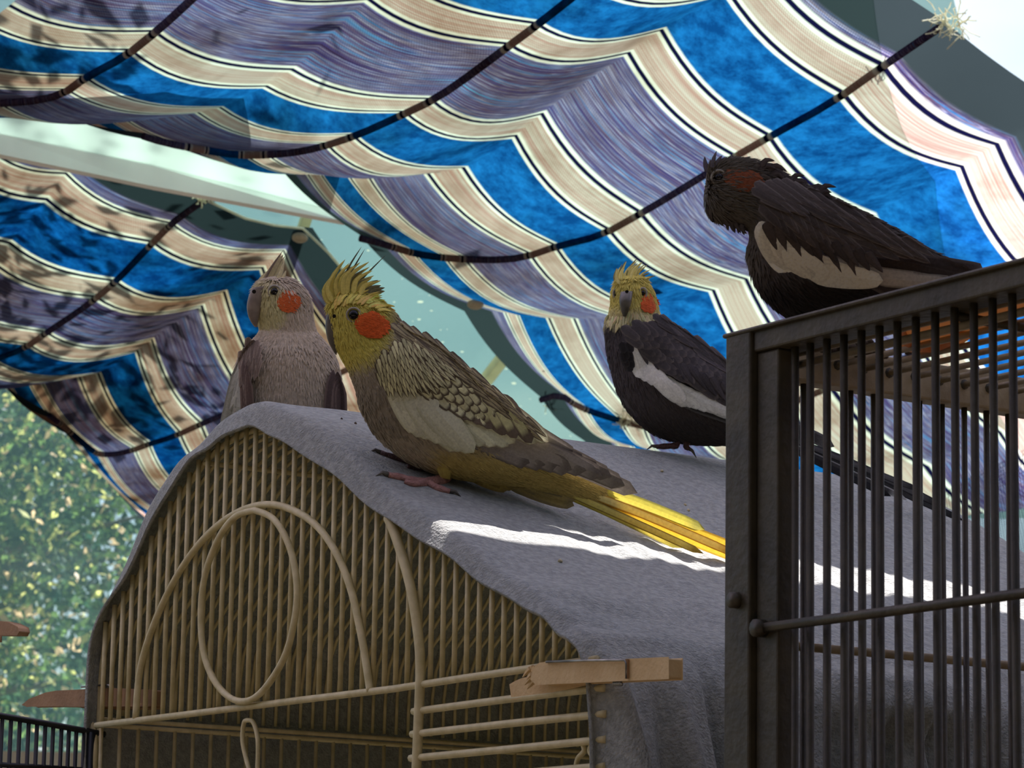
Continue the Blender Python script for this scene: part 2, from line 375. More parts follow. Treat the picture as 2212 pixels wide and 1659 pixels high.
# white beam below the roof
def beam():
    # broad translucent underside, narrow solid lower rail
    t = [(-500, 150), (-500, 330), (0, 440), (0, 0)]
    top = [(-400, 165), (0, 222), (330, 285), (600, 345), (760, 480)]
    mid = [(-400, 215), (0, 290), (330, 358), (560, 405), (722, 447)]
    low = [(-400, 262), (0, 333), (330, 400), (560, 440), (722, 470)]
    A = roof(-500, 210, .10); Bq = roof(735, 455, .10)
    return top, mid, low
M_poly = None
m_, n_, l_, b_ = newmat('white_panel'); b_.inputs['Base Color'].default_value = (*lin((236, 240, 236)), 1); b_.inputs['Roughness'].default_value = .4
t_ = n_.new('ShaderNodeBsdfTranslucent'); t_.inputs[0].default_value = (.92, .95, .93, 1); x_ = n_.new('ShaderNodeMixShader'); x_.inputs[0].default_value = .8
wv_ = n_.new('ShaderNodeTexWave'); wv_.inputs['Scale'].default_value = 4; wv_.inputs['Distortion'].default_value = 2; tc_ = n_.new('ShaderNodeTexCoord'); l_.new(tc_.outputs['Object'], wv_.inputs['Vector'])
mr_ = n_.new('ShaderNodeMapRange'); mr_.inputs['To Min'].default_value = .9; mr_.inputs['To Max'].default_value = 1.0; l_.new(wv_.outputs['Fac'], mr_.inputs['Value'])
vm_ = n_.new('ShaderNodeVectorMath'); vm_.operation = 'SCALE'; vm_.inputs[0].default_value = (.92, .95, .93); l_.new(mr_.outputs[0], vm_.inputs['Scale']); l_.new(vm_.outputs[0], t_.inputs[0])
l_.new(b_.outputs[0], x_.inputs[1]); l_.new(t_.outputs[0], x_.inputs[2]); l_.new(x_.outputs[0], n_['Material Output'].inputs[0]); M_poly = m_
o = roof_quad([(-500, 60), (420, 60), (760, 300), (742, 462), (330, 358), (0, 290), (-500, 200)], .060, .01).build('trim_2', M_poly); o['kind'] = 'structure'
tr2 = o
A0, A1 = [roof(-500, 200, .058), roof(0, 290, .058), roof(330, 358, .058), roof(742, 462, .058)], [roof(-500, 243, .035), roof(0, 333, .035), roof(330, 402, .035), roof(742, 478, .035)]
m = MB(); n = 4
vs_ = A0 + A1 + [p + EV * 0 + Vector((0, .02, .02)) for p in A0] + [p + Vector((0, .02, .0)) for p in A1]
m.add(vs_, [(i, i + 1, n + i + 1, n + i) for i in range(3)] + [(2 * n + i, 3 * n + i, 3 * n + i + 1, 2 * n + i + 1) for i in range(3)] + [(n + i, n + i + 1, 3 * n + i + 1, 3 * n + i) for i in range(3)] + [(i, 2 * n + i, 2 * n + i + 1, i + 1) for i in range(3)])
o = m.build('trim_3', M_white); o['kind'] = 'structure'

# ================================================================== SHADES
SV = [-2, -.8, 0, 1, 3, 4, 6.8, 7.8, 9.8, 10.8, 13.6, 14.6, 16.6, 17.6, 19]
def shade_surface(lines, offs, smax, rodi, sag, mat, root, hems, sstart=-2.0, ns=170, nt=11):
    """lines: list of {s: (px,py)}; offs: height of each line against the roof plane"""
    ks = sorted(lines[0].keys()); ss = np.linspace(ks[0], ks[-1], ns)
    # add exact boundaries nothing else needed
    L = []
    for ln in lines:
        xs = np.array([ln[k][0] for k in ks], float); ys = np.array([ln[k][1] for k in ks], float); kk = np.array(ks, float)
        def pch(v):
            d = np.diff(v) / np.diff(kk); mm = np.zeros(len(v)); mm[0] = d[0]; mm[-1] = d[-1]
            for i in range(1, len(v) - 1):
                w1 = kk[i + 1] - kk[i]; w0 = kk[i] - kk[i - 1]; mm[i] = (w1 * d[i - 1] + w0 * d[i]) / (w1 + w0)
            out = []
            for s in ss:
                i = min(max(np.searchsorted(kk, s) - 1, 0), len(kk) - 2); h = kk[i + 1] - kk[i]; t = (s - kk[i]) / h
                out.append((2 * t ** 3 - 3 * t * t + 1) * v[i] + (t ** 3 - 2 * t * t + t) * h * mm[i] + (-2 * t ** 3 + 3 * t * t) * v[i + 1] + (t ** 3 - t * t) * h * mm[i + 1])
            return np.array(out)
        L.append((pch(xs), pch(ys)))
    rows = []
    vv = 0.0; vlist = []
    for i in range(len(L)):
        last = i == len(L) - 1
        for k in range(nt if not last else 1):
            t = k / nt; row = []
            j = min(i + 1, len(L) - 1)
            for q in range(ns):
                P = roof(L[i][0][q], L[i][1][q], offs[i]); Q = roof(L[j][0][q], L[j][1][q], offs[j])
                p = P.lerp(Q, t); g = sag[i] * (4 * t * (1 - t)) * (1 + .35 * (1 - 2 * t)) if not last else 0
                g *= (1 + .12 * math.sin(ss[q] * 1.3 + i * 2)) * (1 - .75 * smooth(17.2, 19, ss[q])) * (1 - .4 * (1 - smooth(-2, 0, ss[q])))
                p = p - Z * g
                row.append(p)
            vlist.append(vv + t); rows.append(row)
        vv += 1
    m = MB(); nr = len(rows)
    uvs = []; es = []; vs_ = []
    acc = [0.0] * ns
    for r in range(nr):
        for q in range(ns):
            if r: acc[q] += (rows[r][q] - rows[r - 1][q]).length
            vs_.append(rows[r][q]); uvs.append((ss[q], acc[ns // 2] * .6 + acc[q] * .4 if False else acc[q]))
            s = ss[q]; e_ = max(max(0, min(1, (hems[0] - s) / .06 + .5)) if hems[0] is not None else 0, max(0, min(1, (s - hems[1]) / .06 + .5)) if hems[1] is not None else 0)
            es.append(e_)
    fs = [(r * ns + q, r * ns + q + 1, (r + 1) * ns + q + 1, (r + 1) * ns + q) for r in range(nr - 1) for q in range(ns - 1)]
    m.add(vs_, fs, None, uvs, es)
    fo = m.build('canvas', mat, root, smooth=True)
    # rods in their pockets below the canvas
    for i in rodi:
        row = rows[i * nt]; pts = [p - Z * .004 - Vector((0, .002, 0)) for p in row[::6]]
        m = MB(); m.tube(pts, .0042, 8); m.uv = [(float(ss[min(ns - 1, 6 * (v_ // 8))]), .01 * (v_ % 8)) for v_ in range(len(m.v))]; m.e = [0.0] * len(m.v); m.build('rod_pocket', M_fabR, root, smooth=True)
    if mat is M_fabB:
        m = MB(); m.tube([row[0] - Z * .002 for row in rows[nt:]][::3], .0016, 6); m.build('hem_cord', M_speckT, root, smooth=True)
    return rows, ss
def D(vals): return dict(zip(SV, vals))
A_lines = [
 D([(-630,-10+0),(-590,90),(-530,120),(-480,140),(-380,165),(-330,170),(-170,138),(-130,112),(-30,50),(20,12),(180,-140),(230,-180),(330,-270),(380,-310),(460,-400)]),
 D([(-340,222),(-280,222),(-240,221),(-190,220),(-70,219),(-10,217),(142,192),(180,165),(281,107),(331,67),(470,-60),(520,-105),(616,-200),(665,-250),(740,-330)]),
 D([(60,216),(115,226),(135,231),(155,236),(222,248),(268,257),(428,243),(475,232),(575,186),(630,150),(795,-3),(850,-52),(960,-150),(1010,-196),(1090,-270)]),
 D([(310,287),(360,302),(410,312),(445,318),(522,328),(570,328),(703,308),(758,290),(872,240),(928,213),(1097,94),(1156,50),(1270,-40),(1325,-84),(1410,-150)]),
 D([(585,338),(618,345),(650,350),(680,355),(745,366),(790,372),(925,375),(1000,362),(1114,293),(1170,246),(1358,114),(1428,65),(1575,-16),(1650,-62),(1800,-135)]),
 D([(778,508),(822,519),(848,527),(885,538),(957,550),(998,553),(1143,546),(1196,528),(1313,494),(1380,457),(1584,334),(1658,291),(1819,199),(1903,139),(2040,45)]),
 D([(1003,672),(1063,672),(1092,676),(1118,681),(1186,687),(1240,688),(1345,684),(1408,668),(1541,627),(1611,603),(1795,520),(1878,468),(2078,360),(2152,312),(2330,252)]),
 D([(1168,858),(1212,848),(1232,862),(1262,877),(1341,903),(1388,915),(1500,912),(1560,902),(1695,870),(1790,832),(1990,752),(2060,715),(2240,610),(2320,560),(2440,480)]),
 D([(1262,952),(1318,952),(1330,958),(1365,964),(1408,972),(1440,978),(1585,1000),(1660,1008),(1865,1012),(2000,1008),(2160,935),(2225,895),(2390,800),(2470,750),(2600,660)]),
 D([(1420,1130),(1470,1130),(1490,1130),(1520,1130),(1570,1130),(1600,1130),(1740,1130),(1800,1130),(2000,1120),(2120,1110),(2300,1070),(2360,1040),(2530,960),(2600,900),(2760,800)]),
]
shA = empty('striped_shade', roof(1100, 400, 0), 'large bright blue and tan striped canvas shade slung below the glass roof', 'shade')
rowsA, ssA = shade_surface(A_lines, [.01, -.04, .02, -.04, .02, -.04, .01, -.03, .02, 0], 19, [1, 3, 5, 7], [.010, .014, .012, .016, .016, .018, .018, .014, .01, .01], M_fabA, shA, (-.8, 17.95))
B_lines = [
 D([(60,270),(0,300),(-30,312),(-80,350),(-170,430),(-210,455),(-320,540),(-350,565),(-420,620),(-450,640),(-560,720),(-600,740),(-660,790),(-700,800),(-760,830)]),
 D([(225,318),(160,352),(142,374),(101,430),(20,524),(-22,560),(-130,640),(-165,668),(-250,725),(-280,742),(-380,775),(-410,780),(-480,790),(-510,790),(-560,790)]),
 D([(445,424),(388,464),(368,481),(328,521),(246,606),(206,640),(97,716),(60,742),(-20,775),(-55,790),(-180,812),(-220,815),(-320,815),(-370,815),(-440,815)]),
 D([(675,492),(626,530),(613,541),(567,578),(484,630),(436,660),(328,733),(297,757),(212,806),(172,814),(88,820),(60,818),(12,812),(-6,808),(-30,800)]),
 D([(868,700),(798,745),(770,780),(705,815),(590,850),(540,868),(432,912),(388,932),(320,955),(290,966),(222,976),(206,972),(150,925),(128,908),(105,890)]),
 D([(960,860),(880,900),(850,920),(790,940),(680,960),(610,985),(500,1010),(460,1030),(400,1062),(370,1076),(338,1104),(332,1110),(322,1118),(316,1120),(308,1124)]),
]
shB = empty('striped_shade', roof(300, 650, 0), 'dull stained striped canvas shade hanging behind the left cockatiel below the white beam', 'shade')
rowsB, ssB = shade_surface(B_lines, [.11, .12, .08, .12, .07, .08], 19, [2, 4], [.012, .012, .016, .018, .012, .01], M_fabB, shB, (-.8, 17.6))
# plastic buttons on the hems
def button(px, py, root, off):
    P = roof(px, py, off); m = MB(); n = 14
    r = .0098; d = RN
    rr = [(0, .0040), (r * .7, .0038), (r, .0016), (r, -.001)]
    vs_ = []
    for a, h in rr[1:]:
        vs_ += [P + EU * a * math.cos(6.283 * k / n) + EV * a * 1.25 * math.sin(6.283 * k / n) - d * h for k in range(n)]
    c = len(vs_); vs_.append(P - d * rr[0][1])
    fs = [(c, k, (k + 1) % n) for k in range(n)] + [(j * n + k, (j + 1) * n + k, (j + 1) * n + (k + 1) % n, j * n + (k + 1) % n) for j in range(2) for k in range(n)]
    m.add(vs_, fs); m.build('button', M_grom, root, True)
button(648, 513, shB, .085); button(1027, 657, shA, -.03)
# ragged threads at the hem ends
def threads(px, py, off, n, name, root, spread=22):
    m = MB()
    for i in range(n):
        x = px + random.gauss(0, spread * .5); y = py + random.gauss(0, spread * .35)
        pts = []; dx, dy = random.uniform(-1, 1), random.uniform(-1, 1)
        for k in range(5):
            pts.append(roof(x, y, off - .01 - .004 * k)); x += dx * spread * .25 + random.gauss(0, 3); y += dy * spread * .25 + random.gauss(0, 3)
        m.tube(pts, .0007, 4)
    o = m.build(name, M_speckT, root); o['kind'] = 'stuff'
threads(2050, 50, -.03, 46, 'frayed_thread', shA, 34); threads(442, 428, .07, 20, 'frayed_thread', shB, 14); threads(1350, 905, -.02, 26, 'frayed_thread', shA, 22)
threads(1912, 125, 0, 10, 'frayed_thread', shA, 12); threads(1190, 862, 0, 14, 'frayed_thread', shA, 14)
# dark slab painted as the shadow of a leaf lying on the canvas
m = MB(); P = [roof(x, y, -.012) for x, y in ((1384, 592), (1405, 596), (1425, 610), (1434, 630), (1420, 632), (1400, 622))]
m.add(P + [p + RN * .003 for p in P], [tuple(range(6)), tuple(range(11, 5, -1))] + [(i, (i + 1) % 6, 6 + (i + 1) % 6, 6 + i) for i in range(6)])
tag(m.build('leaf_shadow', noise_mat('leaf_shadow_blue', (48, 62, 84), (60, 72, 90), 60)), 'small dark leaf shadow painted on the blue stripe beside the yellow headed cockatiel', 'leaf')
# dark blue net below the shade at the far right
net = MB(); gx = [roof(x, y, .09) for x, y in ((2036, 968), (2260, 850), (2330, 1240), (2090, 1240))]
def bil(u, v): return gx[0].lerp(gx[1], u).lerp(gx[3].lerp(gx[2], u), v)
for i in range(41):
    u = i / 40; net.tube([bil(u, k / 8) + RN * .006 * math.sin(k + i * .3) for k in range(9)], .0008, 4)
for i in range(61):
    v = i / 60; net.tube([bil(k / 8, v) + RN * .006 * math.sin(k * 2 + i * .2) for k in range(9)], .0008, 4)
o = net.build('shade_net', noise_mat('net_blue', (40, 80, 120), (60, 100, 140), 30)); tag(o, 'coarse dark blue shade net hanging at the far right behind the bronze cage', 'net')
# ================================================================== unseen overhead shades, added so their gap shapes the sun strip
ZS = 2.12

# ================================================================== DOMED CAGE
INNER = [(203, 1660), (206, 1480), (226, 1355), (281, 1260), (350, 1120), (425, 1005), (480, 955), (536, 928), (590, 927), (650, 962), (750, 1034), (850, 1108), (950, 1178), (1050, 1243), (1146, 1302), (1206, 1345), (1250, 1376), (1276, 1405), (1296, 1470), (1304, 1560), (1308, 1680)]
OUTER = [(190, 1660), (200, 1490), (215, 1375), (258, 1245), (318, 1105), (378, 1010), (440, 945), (510, 888), (586, 866), (660, 905), (765, 985), (862, 1068), (962, 1140), (1060, 1210), (1156, 1275), (1216, 1325), (1262, 1358), (1290, 1392), (1318, 1460), (1326, 1560), (1330, 1680)]
CAGE = empty('domed_birdcage', (OC.x, OC.y, .78), 'large cream wire birdcage with a domed roof under the grey blanket', 'birdcage')
def uv_of(P): d = P - OC; return d.dot(e1), d.dot(Z)
inn = [uv_of(fr(*p)) for p in INNER]; out = [uv_of(fr(*p)) for p in OUTER]
inn_s = [tuple(p) for p in catmull(inn, 6)]; out_s = [tuple(p) for p in catmull(out, 6)]
def cp(u, w, q=0.0): return OC + e1 * u + Z * w + e2 * q
LEN = .53
zb = .80
# arch height at given u (for the front wires)
def arch_top(u):
    best = None
    for i in range(len(inn_s) - 1):
        a, c = inn_s[i], inn_s[i + 1]
        if (a[0] - u) * (c[0] - u) <= 0 and abs(a[0] - c[0]) > 1e-6:
            w = a[1] + (c[1] - a[1]) * (u - a[0]) / (c[0] - a[0]); best = w if best is None else max(best, w)
    return best
rail = [(208, 1567), (420, 1541), (650, 1512), (850, 1488), (1000, 1465), (1160, 1442), (1290, 1424)]
rail3 = [fr(*p, -.004) for p in rail]
m = MB(); m.tube(rail3, .0022, 8); m.build('rail', M_wire, CAGE, True)
def rail_w(u):
    pts = [uv_of(p) for p in rail3]
    for i in range(len(pts) - 1):
        if pts[i][0] <= u <= pts[i + 1][0]: return pts[i][1] + (pts[i + 1][1] - pts[i][1]) * (u - pts[i][0]) / (pts[i + 1][0] - pts[i][0])
    return pts[0][1] if u < pts[0][0] else pts[-1][1]
u0 = uv_of(fr(222, 1500))[0]; u1 = uv_of(fr(1285, 1420))[0]
NW = 47
for i in range(NW):
    u = u0 + (u1 - u0) * i / (NW - 1); t = arch_top(u)
    if t is None: continue
    t += .002
    m = MB(); m.tube([cp(u, rail_w(u) - .001, .0), cp(u, (rail_w(u) + t) / 2, 0), cp(u, t, 0)], .0018, 6); m.build('front_wire', M_wire, CAGE, True)
# front arch frame
m = MB(); m.tube([cp(u, w, .004) for u, w in inn_s[::2]], .0022, 6); m.build('arch_frame', M_wire, CAGE, True)
# hoops of the roof, one behind another
NH = 52
wlo = uv_of(fr(214, 1560))[1]; wro = uv_of(fr(1296, 1440))[1]
hp = [p for i, p in enumerate(inn_s) if (p[1] >= wlo if i < len(inn_s) // 2 else p[1] >= wro)][::3]
hm = None
for k in range(NH):
    q = .012 + k * (LEN - .015) / (NH - 1)
    if hm is None:
        m = MB(); m.tube([cp(u, w, q) for u, w in hp], .0013, 5); o = m.build('roof_hoop', M_wire, CAGE, True); hm = o; q0 = q
    else:
        o = bpy.data.objects.new('roof_hoop', hm.data); COL.objects.link(o); o.location = e2 * (q - q0); o.parent = CAGE; o.matrix_parent_inverse = parent_inv(CAGE)
# long rails along the cage
def long_rail(u, w, r=.0017, q0=0.0, q1=LEN):
    m = MB(); m.tube([cp(u, w, q0), cp(u, w, (q0 + q1) / 2), cp(u, w, q1)], r, 6); return m.build('rail', M_wire, CAGE, True)
for px, py in ((438, 1001), (214, 1554), (214, 1567), (320, 1180)):
    if (px, py) == (320, 1180): continue
    u, w = uv_of(fr(px, py)); long_rail(u + .002, w)
u, w = uv_of(fr(1296, 1440)); long_rail(u, w)
# lower side wires of the left wall and far wall
uL, wL = uv_of(fr(214, 1565)); uR = uv_of(fr(1300, 1500))[0]
def vert(P, Q, r=.0015, name='side_wire'):
    m = MB(); m.tube([P, (P + Q) / 2, Q], r, 6); return m.build(name, M_wire, CAGE, True)
for k in range(38):
    q = .001 + k * .0142
    if q > LEN: break
    P = cp(uL + .002, wL, q); vert(P, Vector((P.x, P.y, zb)))
for k in range(22):
    u = uL + (uR - uL) * k / 21; vert(cp(u, wL - .01, LEN), Vector((cp(u, 0, LEN).x, cp(u, 0, LEN).y, zb)), .0015, 'far_wire')
# door arch, ring, door jamb (all on the front plane, a little proud)
def frtube(pts, r, off, name, closed=False, n=8):
    P = [Vector(p) for p in catmull([tuple(fr(x, y, off)) for x, y in pts], 5)] if not closed else [Vector(p) for p in catmull([tuple(fr(x, y, off)) for x, y in pts + [pts[0]]], 5)][:-1]
    m = MB(); m.tube(P, r, n, closed); return m.build(name, M_wire, CAGE, True)
frtube([(293, 1552), (304, 1440), (340, 1330), (392, 1228), (452, 1152), (520, 1104), (590, 1090), (662, 1118), (715, 1175), (755, 1263), (780, 1370), (792, 1440), (800, 1495)], .0024, -.004, 'door_arch')
frtube([(550, 1102), (592, 1122), (625, 1180), (641, 1260), (636, 1340), (612, 1425), (560, 1500), (512, 1514), (468, 1478), (440, 1410), (434, 1320), (444, 1238), (474, 1160), (510, 1115)], .0022, -.008, 'ring', True)
frtube([(838, 1118), (857, 1165), (885, 1260), (902, 1360), (908, 1440), (904, 1560), (899, 1680), (895, 1800)], .0030, -.005, 'door_jamb')
frtube([(540, 1668), (532, 1640), (524, 1600), (527, 1562), (536, 1556), (548, 1562), (557, 1600), (556, 1668)], .0015, -.002, 'hook')
frtube([(1243, 1668), (1248, 1640), (1262, 1622), (1258, 1606)], .0015, -.002, 'hook'); frtube([(1290, 1668), (1284, 1640), (1274, 1622), (1280, 1606)], .0015, -.002, 'hook')
for L in ([(893, 1537), (1100, 1510), (1305, 1486)], [(890, 1586), (1100, 1563), (1308, 1542)], [(887, 1638), (1100, 1618), (1308, 1597)], [(885, 1690), (1100, 1672), (1308, 1655)]):
    frtube(L, .0022, -.004, 'front_bar')
frtube([(197, 1562), (205, 1610), (200, 1700), (195, 1800)], .0024, .0, 'corner_post')
# base tray and frame below, out of frame
m = MB(); c = cp((uL + uR) / 2, 0, LEN / 2); m.box((c.x, c.y, zb - .01), e1 * ((uR - uL) / 2 + .01), e2 * (LEN / 2 + .01), (0, 0, .02)); m.build('tray', M_wire, CAGE)
def table(c, a, b2, ztop, label):
    r = empty('side_table', (c.x, c.y, 0), label, 'table')
    m = MB(); m.box((c.x, c.y, ztop - .015), a, b2, (0, 0, .015)); m.build('table_top', M_table, r)
    for i in (-1, 1):
        for j in (-1, 1):
            p = c + a * .9 * i + b2 * .9 * j; m = MB(); m.box((p.x, p.y, (ztop - .03) / 2), (.02, 0, 0), (0, .02, 0), (0, 0, (ztop - .03) / 2)); m.build('leg', M_table, r)
table(Vector((c.x, c.y, 0)), e1 * ((uR - uL) / 2 + .05), e2 * (LEN / 2 + .05), zb - .03, 'brown wooden table carrying the domed cream cage')

# ================================================================== BLANKET
NQ = 150
qs = [-.0085, -.008, -.006, -.0035, -.001] + list(np.linspace(.004, .505, NQ)) + list(np.linspace(.509, .80, 34))
prof = out_s
npf = len(prof)
# split profile at the right eave, then side drape
eave = min(range(npf), key=lambda i: (prof[i][0] - uv_of(fr(1290, 1392))[0]) ** 2 + (prof[i][1] - uv_of(fr(1290, 1392))[1]) ** 2)
zfoot = 1.02 - OC.z
left_ext = [(prof[0][0] - .002, prof[0][1] - .02 * k) for k in range(6, 0, -1)]
right_ext = [(prof[-1][0] + .001 * k, prof[-1][1] - .012 * k) for k in range(1, 14)]
base = left_ext + prof + right_ext; nb = len(base); eav = eave + 6
# resample finely
fine = []
for i in range(nb - 1):
    a, c_ = base[i], base[i + 1]
    for k in range(2): fine.append((a[0] + (c_[0] - a[0]) * k / 2, a[1] + (c_[1] - a[1]) * k / 2))
fine.append(base[-1]); nf = len(fine); ev = eav * 2
in_base = [(inn_s[0][0], inn_s[0][1] - .02 * k) for k in range(6, 0, -1)] + inn_s + [(inn_s[-1][0], inn_s[-1][1] - .012 * k) for k in range(1, 14)]
fin_in = []
for i in range(nb - 1):
    a, c_ = in_base[i], in_base[i + 1]
    for k in range(2): fin_in.append((a[0] + (c_[0] - a[0]) * k / 2, a[1] + (c_[1] - a[1]) * k / 2))
fin_in.append(in_base[-1])
nrm = []
for i in range(nf):
    a = fine[max(i - 1, 0)]; c_ = fine[min(i + 1, nf - 1)]; tx, tz = c_[0] - a[0], c_[1] - a[1]; L_ = math.hypot(tx, tz) or 1; nrm.append((-tz / L_, tx / L_))
LIP = [1.0, 1.0, .72, .35, .1]
apex = max(range(nf), key=lambda i: fine[i][1])
vs_ = []
eu, ew = fine[ev]
for qi, q in enumerate(qs):
    for i in range(nf):
        u, w = fine[i]; nx, nz = nrm[i]
        if qi < 5:
            f = LIP[qi]; ui, wi = fin_in[i]
            if qi == 0: f = 1.06
            u = u + (ui - u) * f; w = w + (wi - w) * f
        # settle onto the hoops behind the raised front lip
        if i > apex: s_ = smooth(0, .05, q) * smooth(apex, apex + 12, i)
        else: s_ = 0
        down = 0
        # ribs where the cloth sags between the hoops
        right = smooth(apex + 6, apex + 30, i) * (1 - smooth(ev - 6, ev + 2, i))
        rib = .0006 * math.sin(2 * math.pi * (q + .02 * (i - apex) / 60.0) / .0172) * smooth(.06, .13, q)
        rib += .0010 * math.sin(2 * math.pi * (q * 1.0 + .05 * (i - apex) / 60.0) / .061 + 1) * smooth(.03, .12, q)
        u += nx * rib * right; w += nz * rib * right
        # soft folds near the front lip
        if q < .1:
            fo_ = (.0012 * math.sin(i * .21 + q * 40) + .0007 * math.sin(i * .43 - q * 50 + 1)) * (1 - smooth(.03, .07, q)) * (1 - smooth(ev - 20, ev, i)); u += nx * fo_; w += nz * fo_
        # side drape: folds grow downwards
        if i > ev:
            k = (i - ev); dn = max(0.0, (ew - w))
            amp = min(.018, dn * .13)
            ph = q / .047 + .35 * math.sin(q * 31)
            fold = amp * (1.1 + math.sin(2 * math.pi * ph) + .45 * math.sin(2 * math.pi * ph * 2.3 + 1.1 + dn * 6))
            if q < .12: fold += amp * .8 * (.8 + math.sin(2 * math.pi * q / .017 + dn * 3)) * (1 - smooth(.05, .12, q))
            u += fold
        # scalloped eave: a swag of the cloth hangs over the side
        sw = math.exp(-((q - .20) / .045) ** 2) * .028 + math.exp(-((q - .42) / .06) ** 2) * .032
        if i >= ev - 4:
            kk = smooth(ev - 4, ev + 6, i) * (1 - smooth(ev + 14, ev + 26, i)); u += sw * .7 * kk
        drop = 0
        if q > .5: dq = q - .5; drop = 5.5 * dq * dq * (1 if dq < .08 else 1) ; drop = min(drop, .5)
        P = cp(u, w - drop, q if q < .62 else .62 + (q - .62) * .4)
        vs_.append(P)
nq = len(qs)
fs = [(r * nf + i, r * nf + i + 1, (r + 1) * nf + i + 1, (r + 1) * nf + i) for r in range(nq - 1) for i in range(nf - 1)]
bm_ = MB(); bm_.add(vs_, fs)
blk = bm_.build('blanket', M_blanket, None, True)
sm = blk.modifiers.new('solid', 'SOLIDIFY'); sm.thickness = .0022; sm.offset = -1
tag(blk, 'soft grey fleece blanket draped over the domed birdcage', 'blanket')
BB = BVHTree.FromPolygons([tuple(v) for v in vs_], fs)
def hit(px, py, default=2.1):
    r = ray(px, py); h = BB.ray_cast(CAM, r.normalized())
    return depth_of(h[0]) if h[0] is not None else default

# added overhead shades; their slit lays the sun strip on the blanket
def up_to(P, z): return P + SUND * ((z - P.z) / SUND.z)
upper = [(930, 1116), (1010, 1118), (1100, 1124), (1200, 1146), (1300, 1166), (1450, 1192), (1580, 1213), (1690, 1206), (1800, 1214), (1920, 1238), (2060, 1262), (2212, 1300)]
lower = [(930, 1146), (1010, 1150), (1100, 1160), (1200, 1176), (1300, 1192), (1450, 1215), (1580, 1236), (1690, 1240), (1800, 1250), (1920, 1276), (2060, 1300), (2212, 1332)]
def skyp(L):
    o = []
    for p in L:
        P = at(*p, hit(*p, 1.95)); o.append(up_to(P, ZS))
    return o
SU, SL = skyp(upper), skyp(lower)
def fit(L):
    c = np.polyfit([p.x for p in L], [p.y for p in L], 2); return [Vector((p.x, float(np.polyval(c, p.x)), ZS)) for p in L]
SU, SL = fit(SU), fit(SL)
def interp(L, x):
    for i in range(len(L) - 1):
        if L[i].x <= x <= L[i + 1].x or (i == len(L) - 2 and x > L[i].x): 
            return L[i].y + (L[i + 1].y - L[i].y) * (x - L[i].x) / (L[i + 1].x - L[i].x)
    return L[0].y + (L[1].y - L[0].y) / (L[1].x - L[0].x) * (x - L[0].x)
xs_ = sorted([-3.0, -2, -1, 0] + [SU[0].x - .02, SU[0].x, 3.0, 2.0, 1.2, .8] + [SU[0].x + .03 * k for k in range(1, 13)])
def edge_y(x):
    xx = min(x, SU[-1].x + .1); a, c_ = interp(SU, xx), interp(SL, xx); mid = (a + c_) / 2; h = max(.010, (a - c_) / 2) + .005
    if x < SU[0].x: h = 0
    if x > SU[-1].x + .25: h = 0
    mid = mid + (.02 * (x - xx))
    return mid - h, mid + h
def over(side, label):
    root = empty('striped_shade', (0, 2.4, ZS), label, 'shade', 'unseen shades added overhead to shape the sunlight')
    m = MB(); vs_ = []; uvs = []; ys = 9
    for x in xs_:
        lo, hi = edge_y(x)
        for k in range(ys):
            y = (1.25 + (lo - 1.25) * k / (ys - 1)) if side == 0 else (hi + (3.0 - hi) * k / (ys - 1))
            zz = ZS - .02 * math.sin(math.pi * k / (ys - 1)) * abs(math.sin(x * 5))
            vs_.append((x, y, zz)); uvs.append((y * 14, x))
    fs_ = [(i * ys + k, i * ys + k + 1, (i + 1) * ys + k + 1, (i + 1) * ys + k) for i in range(len(xs_) - 1) for k in range(ys - 1)]
    m.add(vs_, fs_, None, uvs, [0.0] * len(vs_)); m.build('canvas', M_fabO if side else M_fabO2, root, True)
M_fabO = fabric_mat('added_overhead_canvas', .3, 1.0, transl=.8)
M_fabO2 = fabric_mat('added_house_side_canvas', .3, .6, transl=.7)  # added house-side panel is denser, to darken the blanket front
over(0, 'unseen striped canvas added overhead to shape the sunlight, nearer the house'); over(1, 'unseen striped canvas added overhead to shape the sunlight, nearer the garden')
# ================================================================== BRONZE CAGE (near, right)
OR = at(1587, 728, 1.70)
BC = empty('bronze_birdcage', (OR.x, OR.y, .60), 'tall dark bronze metal birdcage with square posts at the right edge', 'birdcage')
zc = .60
def f2(px, py, off=0.0): return plane_hit(px, py, OR + e2 * off, e2)
def w2(px, py, off=0.0): return plane_hit(px, py, OR + e1 * off, e1)
def uw2(P): d = P - OR; return d.dot(e1), d.dot(Z)
def cc(u, w, q): return OR + e1 * u + Z * w + e2 * q
def bar_box(u0, u1, w0, w1, q0, q1, name, mat=None, bevel=.0012):
    c = cc((u0 + u1) / 2, (w0 + w1) / 2, (q0 + q1) / 2); m = MB(); m.box(c, e1 * (u1 - u0) / 2, e2 * (q1 - q0) / 2, Z * (w1 - w0) / 2)
    o = m.build(name, mat or M_dark, BC)
    if bevel: bv = o.modifiers.new('bevel', 'BEVEL'); bv.width = bevel; bv.segments = 2
    return o
wb = zc - OR.z
uA = uw2(f2(1640, 900))[0]; uB = uw2(f2(1650, 900))[0]; uC = uw2(f2(1688, 900))[0]
CW, CD = .55, .44
bar_box(0, uA, wb, 0, -.006, .018, 'post'); bar_box(uA + .0005, uC, wb, -.012, -.002, .012, 'post_channel')
hr = uw2(f2(1760, 683))[1] - uw2(f2(1760, 733))[1]
bar_box(uA, CW, -hr, 0, -.004, .016, 'top_rail')
bar_box(-.002, CW, -.0015, .0010, -.007, .02, 'rail_cap')
bar_box(CW - .02, CW, wb, 0, -.004, .018, 'post')
